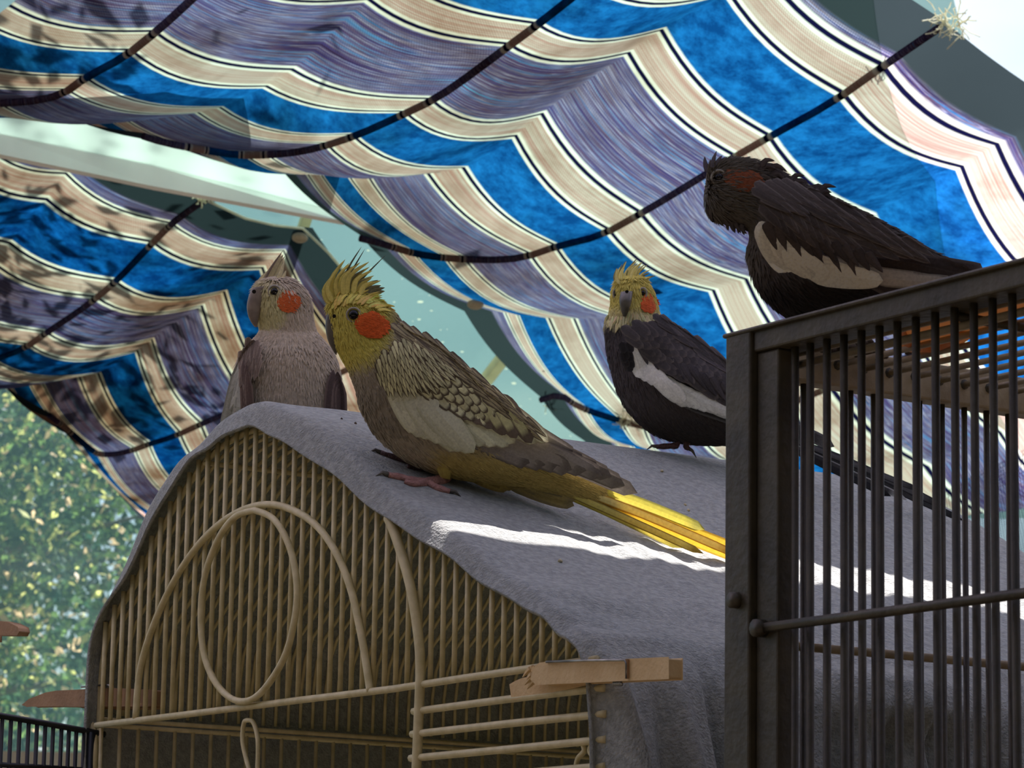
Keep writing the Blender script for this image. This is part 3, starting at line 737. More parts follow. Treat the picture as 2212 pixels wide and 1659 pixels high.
# left wall top rail
a = w2(1680, 777); c_ = w2(1680, 828); wt, wbm = (a - OR).z, (c_ - OR).z
bar_box(0, .014, wbm, -.001, .018, CD, 'side_rail', M_tan); bar_box(0, .02, wb, 0, CD - .02, CD, 'post'); bar_box(.02, CW, -hr, 0, CD - .014, CD, 'back_rail')
bar_box(CW - .014, CW, -hr, 0, .018, CD, 'side_rail')
# front bars
def cagebar(P, Q, r, name, n=7, mat=None):
    m = MB(); m.tube([P, (P + Q) / 2, Q], r, n); return m.build(name, mat or M_dark, BC, True)
FB = [1704, 1737, 1773, 1810, 1848, 1887, 1926, 1966, 2008, 2050, 2092, 2133, 2176, 2220]
us = [uw2(f2(x, 900))[0] for x in FB]
st = (us[-1] - us[0]) / (len(us) - 1); us += [us[-1] + st * k for k in range(1, 40) if us[-1] + st * k < CW - .02]
for u in us: cagebar(cc(u, -hr + .002, .004), cc(u, wb, .004), .0021, 'front_bar')
# left wall bars (seen through the front)
for k in range(26):
    q = .024 + k * .0158
    if q > CD - .02: break
    cagebar(cc(.007, wbm + .001, q), cc(.007, wb, q), .0017, 'side_bar')
# horizontal bars
m = MB(); m.tube([f2(1632, 1358, -.004), f2(1900, 1323, -.004), f2(2212, 1281, -.004), f2(3000, 1176, -.004)], .0026, 7); m.build('cross_bar', M_dark, BC, True)
m = MB(); P = f2(1640, 1357, -.005); m.tube([P - e2 * .003, P + e2 * .003], .0045, 10); m.build('bar_end', M_dark, BC, True)
m = MB(); P = f2(1592, 1297, -.006); m.tube([P - e2 * .004, P + e2 * .002], .0042, 10); m.build('screw_head', M_dark, BC, True)
m = MB(); m.tube([w2(1660, 1391), w2(1900, 1411), w2(2212, 1440), w2(2700, 1484)], .0024, 7); m.build('cross_bar', M_tan, BC, True)
# top grille
gw = -.010
for k in range(34):
    q = .022 + k * .0175
    if q > CD - .015: break
    cagebar(cc(.006, gw, q), cc(CW - .01, gw, q), .0017, 'grille_bar', 6, M_tan)
    if k < 22:
        m = MB(); P = cc(.012, gw, q); m.tube([P - e1 * .003, P, P + e1 * .003], [.0025, .0036, .0025], 8); m.build('bar_end', M_dark, BC, True)
for u in (.16, .32, .47): cagebar(cc(u, gw - .004, .01), cc(u, gw - .004, CD - .01), .0024, 'grille_brace', 6)
cagebar(cc(.02, -hr - .006, .016), cc(CW, -hr - .006, .016), .0022, 'grille_brace', 6, M_tan)
bar_box(0, CW, wb - .03, wb, 0, CD, 'tray')
c0 = cc(CW / 2, 0, CD / 2); table(Vector((c0.x, c0.y, 0)), e1 * (CW / 2 + .03), e2 * (CD / 2 + .03), zc - .03, 'brown wooden table carrying the bronze birdcage')
# things lying on the grille
def gtop(px, py, dz=-.006): 
    return plane_hit(px, py, OR + Z * dz, Z)
def slab(poly, base, th, mat, name, seg=None, bevel=.0015):
    vs_ = [base(*p) for p in poly]; n = len(vs_); m = MB()
    m.add(vs_ + [v + th for v in vs_], [tuple(range(n)), tuple(range(2 * n - 1, n - 1, -1))] + [(i, (i + 1) % n, n + (i + 1) % n, n + i) for i in range(n)])
    o = m.build(name, mat, seg)
    if bevel: bv = o.modifiers.new('bevel', 'BEVEL'); bv.width = bevel; bv.segments = 2
    return o
ch = empty('rawhide_strip', gtop(2060, 720), 'curled orange brown rawhide strip lying on the bronze cage top grille', 'pet chew')
slab([(1930, 700), (1938, 735), (1962, 758), (2010, 768), (2062, 750), (2130, 704), (2212, 668), (2330, 640), (2330, 590), (2212, 615), (2060, 655), (1985, 672)], gtop, Z * .006, M_chew, 'strip', ch)
P = [gtop(x, y, -.0075) for x, y in ((2150, 655), (2060, 672), (1975, 688), (1948, 706), (1952, 730), (1975, 745), (2020, 750), (2080, 722))]
m = MB(); m.tube([Vector(p) for p in catmull([tuple(p) for p in P], 4)], .0026, 8); m.build('curled_edge', M_chew, ch, True)
lit = MB()
for i in range(46):
    x = random.gauss(1850, 38); y = random.gauss(762, 12); P = gtop(x, y, -.004); r = random.uniform(.0015, .0045)
    lit.tube([P - e1 * r, P + Vector((random.uniform(-r, r), 0, random.uniform(0, r))), P + e1 * r], [r * .3, r * .8, r * .25], 6)
o = lit.build('litter', M_debris, None, True); tag(o, 'dark clump of droppings and husks caught on the bronze cage grille', 'litter', None, 'stuff')

# ================================================================== PEGS
def peg(name, label, halves, groove, mat, off, spring):
    root = empty(name, fr(*halves[0][0][0], off), label, 'clothespin', 'clothespins holding the blanket')
    for poly, dz in halves:
        slab(poly, lambda x, y: fr(x, y, off + dz), e2 * .009, mat, 'peg_half', root, .0007)
    if groove:
        P = [fr(groove, y, off - .0008) for y in (1424, 1466)]
        m = MB(); m.tube([P[0], P[1]], .0011, 6); m.build('groove', M_woodD, root)
    if spring:
        (x0, y0), (x1, y1) = spring
        m = MB(); m.tube([fr(x0, y0, off - .001), fr((x0 + x1) / 2, y0 - 3, off - .002), fr(x1, y0 - 4, off - .002), fr(x1 + 3, y0 + 4, off - .0015), fr(x1 + 3, y1 - 4, off - .0015)], .0007, 6); m.build('spring', M_steel, root, True)
        m = MB(); pts = [fr(x1 - 26 + 3.0 * k / 6, y1 + 6 + 5 * math.sin(k * 1.05), off + .003 + .0012 * math.cos(k * 1.05)) for k in range(40)]; m.tube(pts, .0006, 5); m.build('spring_coil', M_steel, root, True)
    return root
pr = peg('clothespin', 'pale wooden clothespin with chewed end clipped at the blanket corner right of the cream cage',
    [([(1150, 1452), (1156, 1441), (1166, 1434), (1186, 1431), (1352, 1426), (1443, 1422), (1443, 1464), (1352, 1468), (1200, 1475), (1158, 1477), (1147, 1466)], 0),
     ([(1102, 1480), (1112, 1474), (1126, 1468), (1150, 1462), (1305, 1456), (1302, 1470), (1230, 1486), (1106, 1509)], .010)], 1355, M_wood, -.016, ((1180, 1430), (1350, 1470)))
# broken splinters of the chewed end
m = MB()
for i in range(14):
    P = fr(1150 + random.uniform(-6, 14), 1440 + random.uniform(0, 30), -.016 + random.uniform(0, .008)); Q = P + (fr(1132, 1470, -.016) - fr(1150, 1450, -.016)) * random.uniform(.3, 1.0)
    m.tube([P, (P + Q) / 2, Q], [.0016, .0012, .0003], 5)
m.build('splintered_end', M_wood, pr)
pl_ = peg('clothespin', 'brown wooden clothespin with gnawed point sticking out at the lower left of the cream cage',
    [([(50, 1522), (62, 1512), (98, 1498), (120, 1494), (180, 1491), (236, 1488), (327, 1492), (329, 1524), (236, 1524), (190, 1525), (120, 1524), (58, 1525)], 0),
     ([(172, 1526), (236, 1521), (327, 1520), (327, 1529), (236, 1530), (190, 1530)], .004)], None, M_woodD, .004, ((176, 1484), (236, 1490)))
peg('clothespin', 'end of a brown clothespin at the left edge of the picture before the garden', [([(-70, 1338), (0, 1343), (20, 1347), (38, 1356), (40, 1364), (36, 1371), (0, 1371), (-70, 1368)], 0), ([(-70, 1372), (-20, 1373), (-20, 1384), (-70, 1382)], .003)], None, M_woodD, .03, None)

# ================================================================== BLACK CAGE lower left
KC = fr(212, 1588, .0)
bk = empty('black_birdcage', (KC.x, KC.y, .8), 'black wire birdcage at the lower left edge beside the domed cage', 'birdcage')
def k2(px, py): return plane_hit(px, py, KC - e1 * .006, e1)
def ktube(pts, r, name, n=6):
    m = MB(); m.tube(pts, r, n); return m.build(name, M_black, bk, True)
ktube([k2(-60, 1535), k2(0, 1546), k2(100, 1563), k2(196, 1581), k2(226, 1587)], .0023, 'top_rail')
for x in (-50, -32, -14, 5, 24, 43, 62, 80, 98, 115, 133, 149, 165, 182):
    a = k2(x, 1552 + .172 * x); ktube([a, a - Z * .2, Vector((a.x, a.y, .8))], .0016, 'wire')
a = k2(197, 1582); ktube([a, a - Z * .2, Vector((a.x, a.y, .8))], .0034, 'corner_post', 8)
a, c_ = k2(-60, 1648), k2(196, 1664); ktube([a, c_], .0020, 'cross_wire'); 
ktube([Vector((k2(-60, 1540).x, k2(-60, 1540).y, .802)), Vector((a.x, a.y, .802)), Vector((k2(197, 1582).x, k2(197, 1582).y, .802))], .004, 'base_rail')

# ================================================================== GARDEN
def tree(cx, cy, cz, rx, ry, rz, n, size, cols, label, trunk, group, seed):
    rs = np.random.RandomState(seed)
    root = empty('leafy_tree', (trunk[0], trunk[1], 0), label, 'tree', group)
    cl = [(cx + rs.uniform(-1, 1) * rx, cy + rs.uniform(-1, 1) * ry, cz + rs.uniform(-1, 1) * rz, rs.uniform(.08, .2)) for _ in range(70)]
    m = MB(); vs_ = []; fs_ = []; cs = []
    for i in range(n):
        c = cl[rs.randint(len(cl))]
        p = np.array(c[:3]) + rs.normal(size=3) * c[3]
        L = size * rs.uniform(.5, 1.2); d = rs.normal(size=3); d /= np.linalg.norm(d); w = np.cross(d, rs.normal(size=3)); w /= np.linalg.norm(w); w *= L * .24
        k = len(vs_); d = d * L
        vs_ += [tuple(p), tuple(p + d * .45 + w), tuple(p + d), tuple(p + d * .45 - w)]; fs_.append((k, k + 1, k + 2, k + 3))
        t = rs.rand(); col = lin(cols[0]) if t < .5 else lin(cols[1]) if t < .82 else lin(cols[2]) if t < .95 else lin(cols[3])
        j = rs.uniform(.7, 1.25); cs += [tuple(v * j for v in col)] * 4
    m.v = vs_; m.f = fs_; m.c = cs
    o = m.build('foliage', M_leaf, root); o['kind'] = 'stuff'
    m = MB(); tp = Vector(trunk)
    m.tube([tp, tp + Vector((.06, .05, 1.0)), tp + Vector((.0, 0, 2.0)), tp + Vector((.1, .05, cz + rz))], [.11, .09, .07, .02], 9); m.build('trunk', M_bark, root, True)
    for k in range(9):
        z = cz - rz * .8 + rz * 1.7 * k / 9; a = rs.uniform(-.5, .5) + (3.14 if k % 2 else 0); L = rs.uniform(.6, 1.2)
        s0 = Vector((tp.x + .05, tp.y, z)); m = MB()
        m.tube([s0, s0 + Vector((math.cos(a) * L * .4, math.sin(a) * .2, .03)), s0 + Vector((math.cos(a) * L, math.sin(a) * .5, .1 + .1 * rs.rand()))], [.016, .012, .003], 6); m.build('branch', M_bark, root, True)
ctr = at(-160, 1180, 8.2)
tree(ctr.x, ctr.y, ctr.z, .62, .4, .9, 17000, .036, [(60, 86, 56), (104, 134, 70), (222, 222, 130), (244, 212, 160)], 'sunlit green tree outside the window, seen left of the domed cage', (ctr.x - .25, ctr.y + .1, 0), 'garden trees', 3)  # palest leaf colours paint in the sunlit highlights
ctr2 = at(-300, 1300, 10.5)
tree(ctr2.x, ctr2.y, ctr2.z - .1, .95, .7, 1.2, 30000, .075, [(46, 80, 60), (66, 100, 70), (110, 140, 90), (150, 150, 110)], 'darker bluish green tree standing behind the sunlit tree', (ctr2.x + .3, ctr2.y + .1, 0), 'garden trees', 5)
ov = len(bpy.data.objects)
tree(-.72, 4.75, 3.35, .55, .75, .12, 5200, .055, [(72, 100, 58), (112, 140, 72), (190, 200, 100), (226, 184, 128)], 'unseen leafy tree crown added over the glass roof to shade the left canvas', (-2.4, 6.6, 0), 'garden trees', 9)  # unseen crown added to throw dappled shade on the left canvas
b = MB(); b.box((0, 16, -.05), (14, 0, 0), (0, 10.2, 0), (0, 0, .05)); o = b.build('garden_ground', M_ground); o['kind'] = 'structure'
# seeds and specks on the blanket
sd = None
for i, (x, y, lb) in enumerate([(1210, 1213, 'pale seed husk on the grey blanket just below the sunlit strip'), (1480, 1091, 'pale seed husk above the yellow tail near the bronze post, upper of two'), (1487, 1103, 'pale seed husk above the yellow tail near the bronze post, lower of two'),
        (738, 905, 'dark crumb on the blanket crown, nearer the grey cockatiel'), (768, 915, 'dark crumb on the blanket crown, nearer the yellow faced cockatiel'), (1430, 1018, 'small husk high on the grey blanket below the charcoal cockatiel')]):
    d = hit(x, y); P = at(x, y, d - .0012); r = (.0016, .0011, .0012, .0008, .0010, .0012)[i]
    m = MB(); m.tube([P - e1 * r * 1.4, P + Z * .0002, P + e1 * r * 1.4], [r * .3, r, r * .2], 7)
    o = m.build('crumb' if i in (3, 4) else 'seed_husk', M_debris if i in (3, 4) else M_seed, None, True); tag(o, lb, 'crumb' if i in (3, 4) else 'seed')

# ================================================================== BIRDS
def featherprof(t, shape):
    if shape == 'round':
        return min(1, (t / .3) ** .7 + .12) * (math.sqrt(max(0, 1 - ((t - .45) / .55) ** 2)) if t > .45 else 1)
    if shape == 'long':
        return min(1, (t / .35) ** .8 + .1) * (math.sqrt(max(0, 1 - ((t - .85) / .15) ** 2)) if t > .85 else 1)
    return min(1, (t / .2) ** .7 + .2) * max(0, 1 - t ** 1.8) ** .9
def feather(mb, pts, width, depthf, cc_, ce, shape='round', camber=.0006, n=7, tip=None, edge=.7):
    cur = catmull(pts, max(2, (n + len(pts) - 2) // (len(pts) - 1)))
    N = len(cur) - 1; vs_ = []; cs = []
    V = (-1, -edge - .12, -edge + .12, 0, edge - .12, edge + .12, 1)
    for i, p in enumerate(cur):
        t = i / N; a = cur[max(i - 1, 0)]; c = cur[min(i + 1, N)]; dx, dy = c[0] - a[0], c[1] - a[1]; L = math.hypot(dx, dy) or 1
        nx, ny = -dy / L, dx / L; w = width * .5 * featherprof(t, shape) + .15
        for v in V:
            x, y = p[0] + nx * w * v, p[1] + ny * w * v
            d = depthf(x, y, t) - camber * (1 - v * v)
            vs_.append(at(x, y, d))
            em = 1 if abs(v) > edge else 0
            if t > 1 - (1 - edge) * .55 and shape != 'point': em = 1
            base = mix(cc_, ce, em)
            if tip and t > .6: base = mix(base, tip, (t - .6) / .4)
            cs.append(base)
    K = len(V)
    mb.add(vs_, [(i * K + k, i * K + k + 1, (i + 1) * K + k + 1, (i + 1) * K + k) for i in range(N) for k in range(K - 1)], cs)
class Bird:
    def __init__(s, label, D, pairs, k, colf, foot, dz=None, group='cockatiels'):
        s.D = D; s.colf = colf
        s.root = empty('cockatiel', at(foot[0], foot[1], D), label, 'bird')
        dz = dz or [0] * len(pairs)
        arr = catmull([(a[0], a[1], c[0], c[1], z, kk) for (a, c), z, kk in zip(pairs, dz, k if isinstance(k, list) else [k] * len(pairs))], 4)
        s.NR = 30; vs_ = []; cs = []; s.st = arr
        for r in arr:
            d = D + r[4]; A = at(r[0], r[1], d); Bq = at(r[2], r[3], d); c = (A + Bq) / 2; h = (Bq - A) / 2; b_ = F * h.length * r[5]
            for j in range(s.NR):
                th = 2 * math.pi * j / s.NR; P = c + h * math.cos(th) - b_ * math.sin(th); vs_.append(P)
        m = MB(); N = len(arr)
        fs_ = [(i * s.NR + j, (i + 1) * s.NR + j, (i + 1) * s.NR + (j + 1) % s.NR, i * s.NR + (j + 1) % s.NR) for i in range(N - 1) for j in range(s.NR)]
        fs_ += [tuple(range(s.NR)), tuple((N - 1) * s.NR + j for j in range(s.NR - 1, -1, -1))]
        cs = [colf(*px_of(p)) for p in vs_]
        m.add(vs_, fs_, cs); s.V = vs_; s.N = N
        s.body = m.build('body', M_plume, s.root, True)
        s.bvh = BVHTree.FromPolygons([tuple(v) for v in vs_], fs_)
    def surf(s, px, py, default=None):
        h = s.bvh.ray_cast(CAM, ray(px, py).normalized())
        return depth_of(h[0]) if h[0] is not None else (default if default is not None else s.D)
    def fluff(s, n, Lpx, wpx, lift=.0005, jit=.07, i0=0, i1=None, name='plumage', seed=1):
        rs = np.random.RandomState(seed); m = MB(); i1 = i1 or s.N - 2; sc = s.D / FPX
        vs_ = []; fs_ = []; cs = []
        for _ in range(n):
            i = rs.randint(i0, i1); j = rs.randint(0, s.NR); a, b_ = rs.rand(), rs.rand()
            P00 = s.V[i * s.NR + j]; P10 = s.V[(i + 1) * s.NR + j]; P01 = s.V[i * s.NR + (j + 1) % s.NR]; P11 = s.V[(i + 1) * s.NR + (j + 1) % s.NR]
            p = P00.lerp(P10, a).lerp(P01.lerp(P11, a), b_); T = (P10 - P00); S = (P01 - P00)
            if T.length < 1e-6 or S.length < 1e-6: continue
            T.normalize(); Nn = S.cross(T); 
            if Nn.length < 1e-9: continue
            Nn.normalize()
            cen = s.V[i * s.NR] .lerp(s.V[i * s.NR + s.NR // 2], .5)
            if Nn.dot(p - cen) < 0: Nn = -Nn
            T = (T + S.normalized() * rs.normal() * .16).normalized(); S = Nn.cross(T)
            L = Lpx * sc * rs.uniform(.6, 1.25); w = wpx * sc * rs.uniform(.7, 1.2) * .5; lf = lift * rs.uniform(.3, 1.3)
            k = len(vs_); vs_ += [p - Nn * .0004, p + T * L * .45 + S * w + Nn * lf * .35, p + T * L + Nn * lf, p + T * L * .45 - S * w + Nn * lf * .35, p + T * L * .5 + Nn * (lf * .5 + .0004)]
            fs_ += [(k, k + 1, k + 4), (k + 1, k + 2, k + 4), (k + 2, k + 3, k + 4), (k + 3, k, k + 4)]
            c = s.colf(*px_of(p)); g = 1 + rs.normal() * jit; c = tuple(max(0, v * g) for v in c); dk = tuple(v * .88 for v in c); cs += [dk, dk, c, dk, c]
        m.v = vs_; m.f = fs_; m.c = cs; o = m.build(name, M_plume, s.root); o['kind'] = 'stuff'; return o
    def setwing(s, S, E, half, h0, h1):
        s.S = S; s.E = E; s.half = half; s.h0 = h0; s.h1 = h1; dx, dy = E[0] - S[0], E[1] - S[1]; s.L = math.hypot(dx, dy); s.ax = (dx / s.L, dy / s.L)
    def wd(s, lift, lift2=None):
        l2 = lift if lift2 is None else lift2
        def f(x, y, t):
            a = ((x - s.S[0]) * s.ax[0] + (y - s.S[1]) * s.ax[1]) / s.L; v = (-(x - s.S[0]) * s.ax[1] + (y - s.S[1]) * s.ax[0]) / s.half
            a = max(-.1, min(1.1, a)); h = (s.h0 + (s.h1 - s.h0) * a) * (1 - .35 * min(1.5, v * v))
            return min(s.D - h, s.surf(x, y, s.D - h) - .0012) - (lift + (l2 - lift) * t)
        return f
    def row(s, mb, rA, rB, tA, tB, n, width, cc_, ce, shape='round', lift=(0, .001), bend=0, jit=.08, edge=.7, camber=.0006, tip=None, rev=False):
        order = range(n) if not rev else range(n - 1, -1, -1)
        for q, i in enumerate(order):
            t = i / max(1, n - 1); r = (rA[0] + (rB[0] - rA[0]) * t, rA[1] + (rB[1] - rA[1]) * t); e = (tA[0] + (tB[0] - tA[0]) * t, tA[1] + (tB[1] - tA[1]) * t)
            r = (r[0] + random.gauss(0, 1.5), r[1] + random.gauss(0, 1.5)); e = (e[0] + random.gauss(0, 3), e[1] + random.gauss(0, 2))
            mx_, my_ = (r[0] + e[0]) / 2, (r[1] + e[1]) / 2; dx, dy = e[0] - r[0], e[1] - r[1]; L = math.hypot(dx, dy) or 1
            md = (mx_ - dy / L * bend, my_ + dx / L * bend); g = 1 + random.gauss(0, jit)
            feather(mb, [r, md, e], width * random.uniform(.92, 1.08), s.wd(lift[0] + q * .00022, lift[1] + q * .00022), tuple(v * g for v in cc_), tuple(v * g for v in ce), shape, camber, 9, tip, edge)
    def field(s, mb, poly, dirf, step, L, w, colf, lift=(.0008, .0022), edge=.62, shape='round', jit=.1):
        xs = [p[0] for p in poly]; ys = [p[1] for p in poly]; ax = s.ax; bx = (-ax[1], ax[0]); c0 = (sum(xs) / len(xs), sum(ys) / len(ys))
        R_ = max(max(xs) - min(xs), max(ys) - min(ys)); n = int(R_ / step) + 2; k = 0
        for i in range(n, -n - 1, -1):
            for j in range(-n, n + 1):
                x = c0[0] + ax[0] * i * step + bx[0] * (j + .5 * (i % 2)) * w * .72 + random.gauss(0, step * .12); y = c0[1] + ax[1] * i * step + bx[1] * (j + .5 * (i % 2)) * w * .72 + random.gauss(0, step * .12)
                if not pip(x, y, poly): continue
                d = dirf(x, y); l = L(x, y) if callable(L) else L; ww = (w * l / (L(c0[0], c0[1]) if callable(L) else l)) * 1.05
                c_, e_ = colf(x, y); g = 1 + random.gauss(0, jit)
                feather(mb, [(x - d[0] * l * .5, y - d[1] * l * .5), (x, y), (x + d[0] * l * .5, y + d[1] * l * .5)], ww, s.wd(lift[0], lift[1]), tuple(v * g for v in c_), tuple(v * g for v in e_), shape, .0003, 7, None, edge)
    def eye(s, px, py, r, ring, d=None, ex=1.0):
        d = d if d is not None else s.surf(px, py); c = at(px, py, d); R_ = mpx(r, d); m = MB(); n = 14
        # eyeball: a dome bulging towards the viewer
        def dome(RR, hgt, base, mbx):
            vs_ = []; fs_ = []
            for i in range(6):
                a = i / 5 * math.pi / 2
                for k in range(n):
                    b_ = 6.2832 * k / n; vs_.append(c + RT * RR * ex * math.cos(a) * math.cos(b_) + UP * RR * math.cos(a) * math.sin(b_) - F * (hgt * math.sin(a) + base))
            fs_ = [(i * n + k, i * n + (k + 1) % n, (i + 1) * n + (k + 1) % n, (i + 1) * n + k) for i in range(5) for k in range(n)]
            mbx.add(vs_, fs_)
        dome(R_, R_ * .8, .0008, m); e_ = m.build('eye', M_eye, s.root, True)
        m = MB(); pts = [c + RT * mpx(ring - 2, d) * ex * math.cos(6.2832 * k / 18) + UP * mpx(ring - 2, d) * math.sin(6.2832 * k / 18) - F * .0006 for k in range(18)]
        m.tube(pts, mpx(max(1.4, (ring - r) * .34), d), 6, True); m.build('eye_ring', M_ring, s.root, True)
    def loft(s, name, pairs, k, mat, dz=0, dzs=None):
        dzs = dzs or [dz] * len(pairs)
        arr = catmull([(a[0], a[1], c[0], c[1], z) for (a, c), z in zip(pairs, dzs)], 4); m = MB(); n = 14; vs_ = []
        for r in arr:
            d = s.D + r[4]; A = at(r[0], r[1], d); Bq = at(r[2], r[3], d); c = (A + Bq) / 2; h = (Bq - A) / 2; b_ = F * h.length * k
            vs_ += [c + h * math.cos(6.2832 * j / n) - b_ * math.sin(6.2832 * j / n) for j in range(n)]
        N = len(arr); m.add(vs_, [(i * n + j, (i + 1) * n + j, (i + 1) * n + (j + 1) % n, i * n + (j + 1) % n) for i in range(N - 1) for j in range(n)] + [tuple(range(n)), tuple((N - 1) * n + j for j in range(n - 1, -1, -1))])
        return m.build(name, mat, s.root, True)
    def patch(s, cx, cy, rx, ry, col, rot=0.0, n=70, jit=.12, L=15, name='cheek_patch'):
        m = MB(); lc = lin(col); k = 0
        for i in range(n):
            a = random.random() * 6.283; r = math.sqrt(random.random()); u, v = rx * r * math.cos(a), ry * r * math.sin(a); x = cx + u * math.cos(rot) - v * math.sin(rot); y = cy + u * math.sin(rot) + v * math.cos(rot)
            g = 1 + random.gauss(0, jit); dx, dy = random.gauss(.9, .15), random.gauss(.3, .2)
            feather(m, [(x - dx * L * .5, y - dy * L * .5), (x + dx * L * .5, y + dy * L * .5)], L * .34, lambda X, Y, t: s.surf(X, Y, s.D) - .0010 - .0004 * t, tuple(c * g for c in lc), tuple(c * g * .9 for c in lc), 'point', .0002, 4)
        return m.build(name, M_feather, s.root)
    def crest(s, items, colr, cole, dz=-.004):
        for pts, w in items:
            m = MB(); g = random.uniform(.85, 1.15)
            cc_ = tuple(v * g for v in lin(colr)); ce = tuple(v * g for v in lin(cole)); dd = s.D + dz + random.uniform(-.004, .004)
            feather(m, pts, w, lambda x, y, t: dd + .004 * t, cc_, ce, 'point', .0004, 8, None, .75)
            m.build('crest_feather', M_feather, s.root)
    def toe(s, pts, r, mat, name='toe', claw=True, off=.003):
        P = [at(x, y, min(hit(x, y, s.D), s.D + .03) - off) for x, y in pts]; P = [Vector(p) for p in catmull([tuple(p) for p in P], 3)]
        m = MB(); N = len(P); m.tube(P, [r * (1.05 - .4 * i / (N - 1)) * (1 + .12 * math.sin(i * 2.1)) for i in range(N)], 8); o = m.build(name, mat, s.root, True)
        if claw:
            e = P[-1]; T = (P[-1] - P[-3]).normalized(); m = MB(); m.tube([e - T * .001, e + T * r * 1.2 + Z * r * .3, e + T * r * 2.6 - Z * r * .7], [r * .6, r * .4, r * .08], 6); m.build('claw', M_beakG, o, True)
        return o

# ---------------- bird 2: the yellow faced pearl cockatiel in front
Yl = lin((214, 202, 100)); YG = lin((176, 166, 92)); Gy = lin((164, 154, 130)); GyD = lin((124, 116, 96)); Buff = lin((168, 158, 118)); YB = lin((176, 156, 78))
def col2(x, y):
    # yellow face fading to grey neck, grey breast, yellowish belly and vent
    f = ((x - 755) / 85) ** 2 + ((y - 690) / 100) ** 2
    face = 1 - smooth(.55, 1.55, f)
    c = mix(Gy, Yl, face)
    if y > 940:
        t = smooth(940, 1000, y) * smooth(900, 960, x); c = mix(c, YB, t * .8)
    elif y > 800:
        c = mix(c, GyD, smooth(800, 860, y) * .6)
    c = mix(c, GyD, smooth(840, 900, x) * (1 - smooth(760, 800, y)) * .7)
    return c
D2 = hit(960, 1045) + .012
b2 = Bird('yellow faced cockatiel with pale scalloped wings standing on the blanket slope, long yellow tail', D2,
 [((742, 632), (762, 628)), ((722, 643), (795, 638)), ((711, 658), (822, 650)), ((709, 678), (845, 668)), ((712, 705), (860, 686)), ((720, 738), (872, 706)), ((735, 768), (890, 718)), ((752, 800), (925, 735)),
  ((768, 842), (975, 770)), ((778, 880), (1025, 820)), ((800, 925), (1075, 865)), ((835, 965), (1120, 905)), ((885, 1000), (1165, 945)), ((940, 1022), (1205, 982)), ((1000, 1036), (1235, 1005)), ((1070, 1046), (1265, 1022)), ((1150, 1056), (1290, 1036)), ((1240, 1076), (1320, 1052)), ((1300, 1095), (1330, 1075))],
 [.9, .85, .8, .8, .8, .8, .8, .8, .75, .72, .7, .66, .6, .55, .5, .45, .4, .4, .4], col2, (960, 1045))
b2.fluff(12000, 21, 4.5, .0007, seed=2)
b2.setwing((850, 770), (1375, 1062), 95, .034, .012)
col_sc = lambda x, y: (lin((214, 212, 164)), lin((104, 94, 76)))
dirw = lambda x, y: (.72, .69)
def dirc(x, y):
    t = smooth(820, 1000, x); a = math.radians(78 - 38 * t); return (math.cos(a), math.sin(a))
# long primaries and tail-ward greys
m = MB(); b2.row(m, (1030, 915), (1100, 900), (1374, 1064), (1236, 985), 6, 36, lin((150, 142, 126)), lin((112, 104, 92)), 'long', (-.004, -.002), .03, edge=.78)
b2.row(m, (980, 935), (1060, 920), (1150, 1000), (1300, 1024), 6, 40, lin((146, 138, 126)), lin((108, 100, 90)), 'long', (-.002, 0), .02, edge=.8)
m.build('primary_feathers', M_feather, b2.root)
m = MB(); b2.row(m, (905, 880), (1040, 850), (985, 972), (1182, 952), 10, 46, lin((206, 206, 168)), lin((150, 140, 112)), 'round', (.0006, .0016), .03, edge=.82)
b2.row(m, (850, 815), (910, 850), (900, 940), (1022, 978), 9, 56, lin((204, 204, 172)), lin((188, 188, 150)), 'round', (.0018, .0028), .06, edge=.85)
m.build('secondary_feathers', M_feather, b2.root)
m = MB()
b2.row(m, (960, 830), (1080, 850), (1010, 905), (1150, 960), 6, 34, lin((206, 204, 150)), lin((112, 100, 84)), 'round', (.003, .004), .02, edge=.56)
b2.field(m, [(880, 772), (950, 772), (1040, 835), (1110, 905), (1085, 930), (1020, 905), (960, 872), (915, 855), (885, 820)], dirw, 19, 52, 25, col_sc, (.0040, .0046), .58, 'round', .12)
b2.field(m, [(815, 790), (838, 760), (880, 742), (930, 752), (985, 800), (960, 840), (905, 842), (860, 850), (838, 850), (818, 828)], dirc, 12, 34, 15, col_sc, (.0048, .0053), .5, 'point', .16)
m.build('wing_coverts', M_feather, b2.root)
m = MB(); b2.field(m, [(860, 712), (885, 705), (940, 735), (1010, 790), (1080, 850), (1150, 915), (1180, 945), (1150, 940), (1080, 890), (1010, 830), (940, 770), (880, 742)], lambda x, y: (.78, .62), 14, 50, 15, lambda x, y: (lin((176, 166, 128)), lin((112, 102, 86))), (.0045, .0052), .45, 'point', .16)
m.build('mantle_feathers', M_feather, b2.root)
b2.loft('beak', [((708, 672), (736, 668)), ((704, 688), (742, 690)), ((703, 708), (740, 714)), ((706, 728), (735, 735)), ((712, 745), (730, 750)), ((720, 759), (728, 761)), ((725, 766), (727, 767))], .75, M_beakG, dz=-.004)
m = MB(); c = at(722, 683, D2 - .017); m.tube([c, c - F * .001], .0012, 8); m.build('nostril', M_eye, b2.root)
b2.eye(764, 680, 11, 17)
b2.patch(806, 703, 31, 26, (222, 104, 48), .1, 420, .1, 20)
random.seed(11)
cy = []; cdk = []
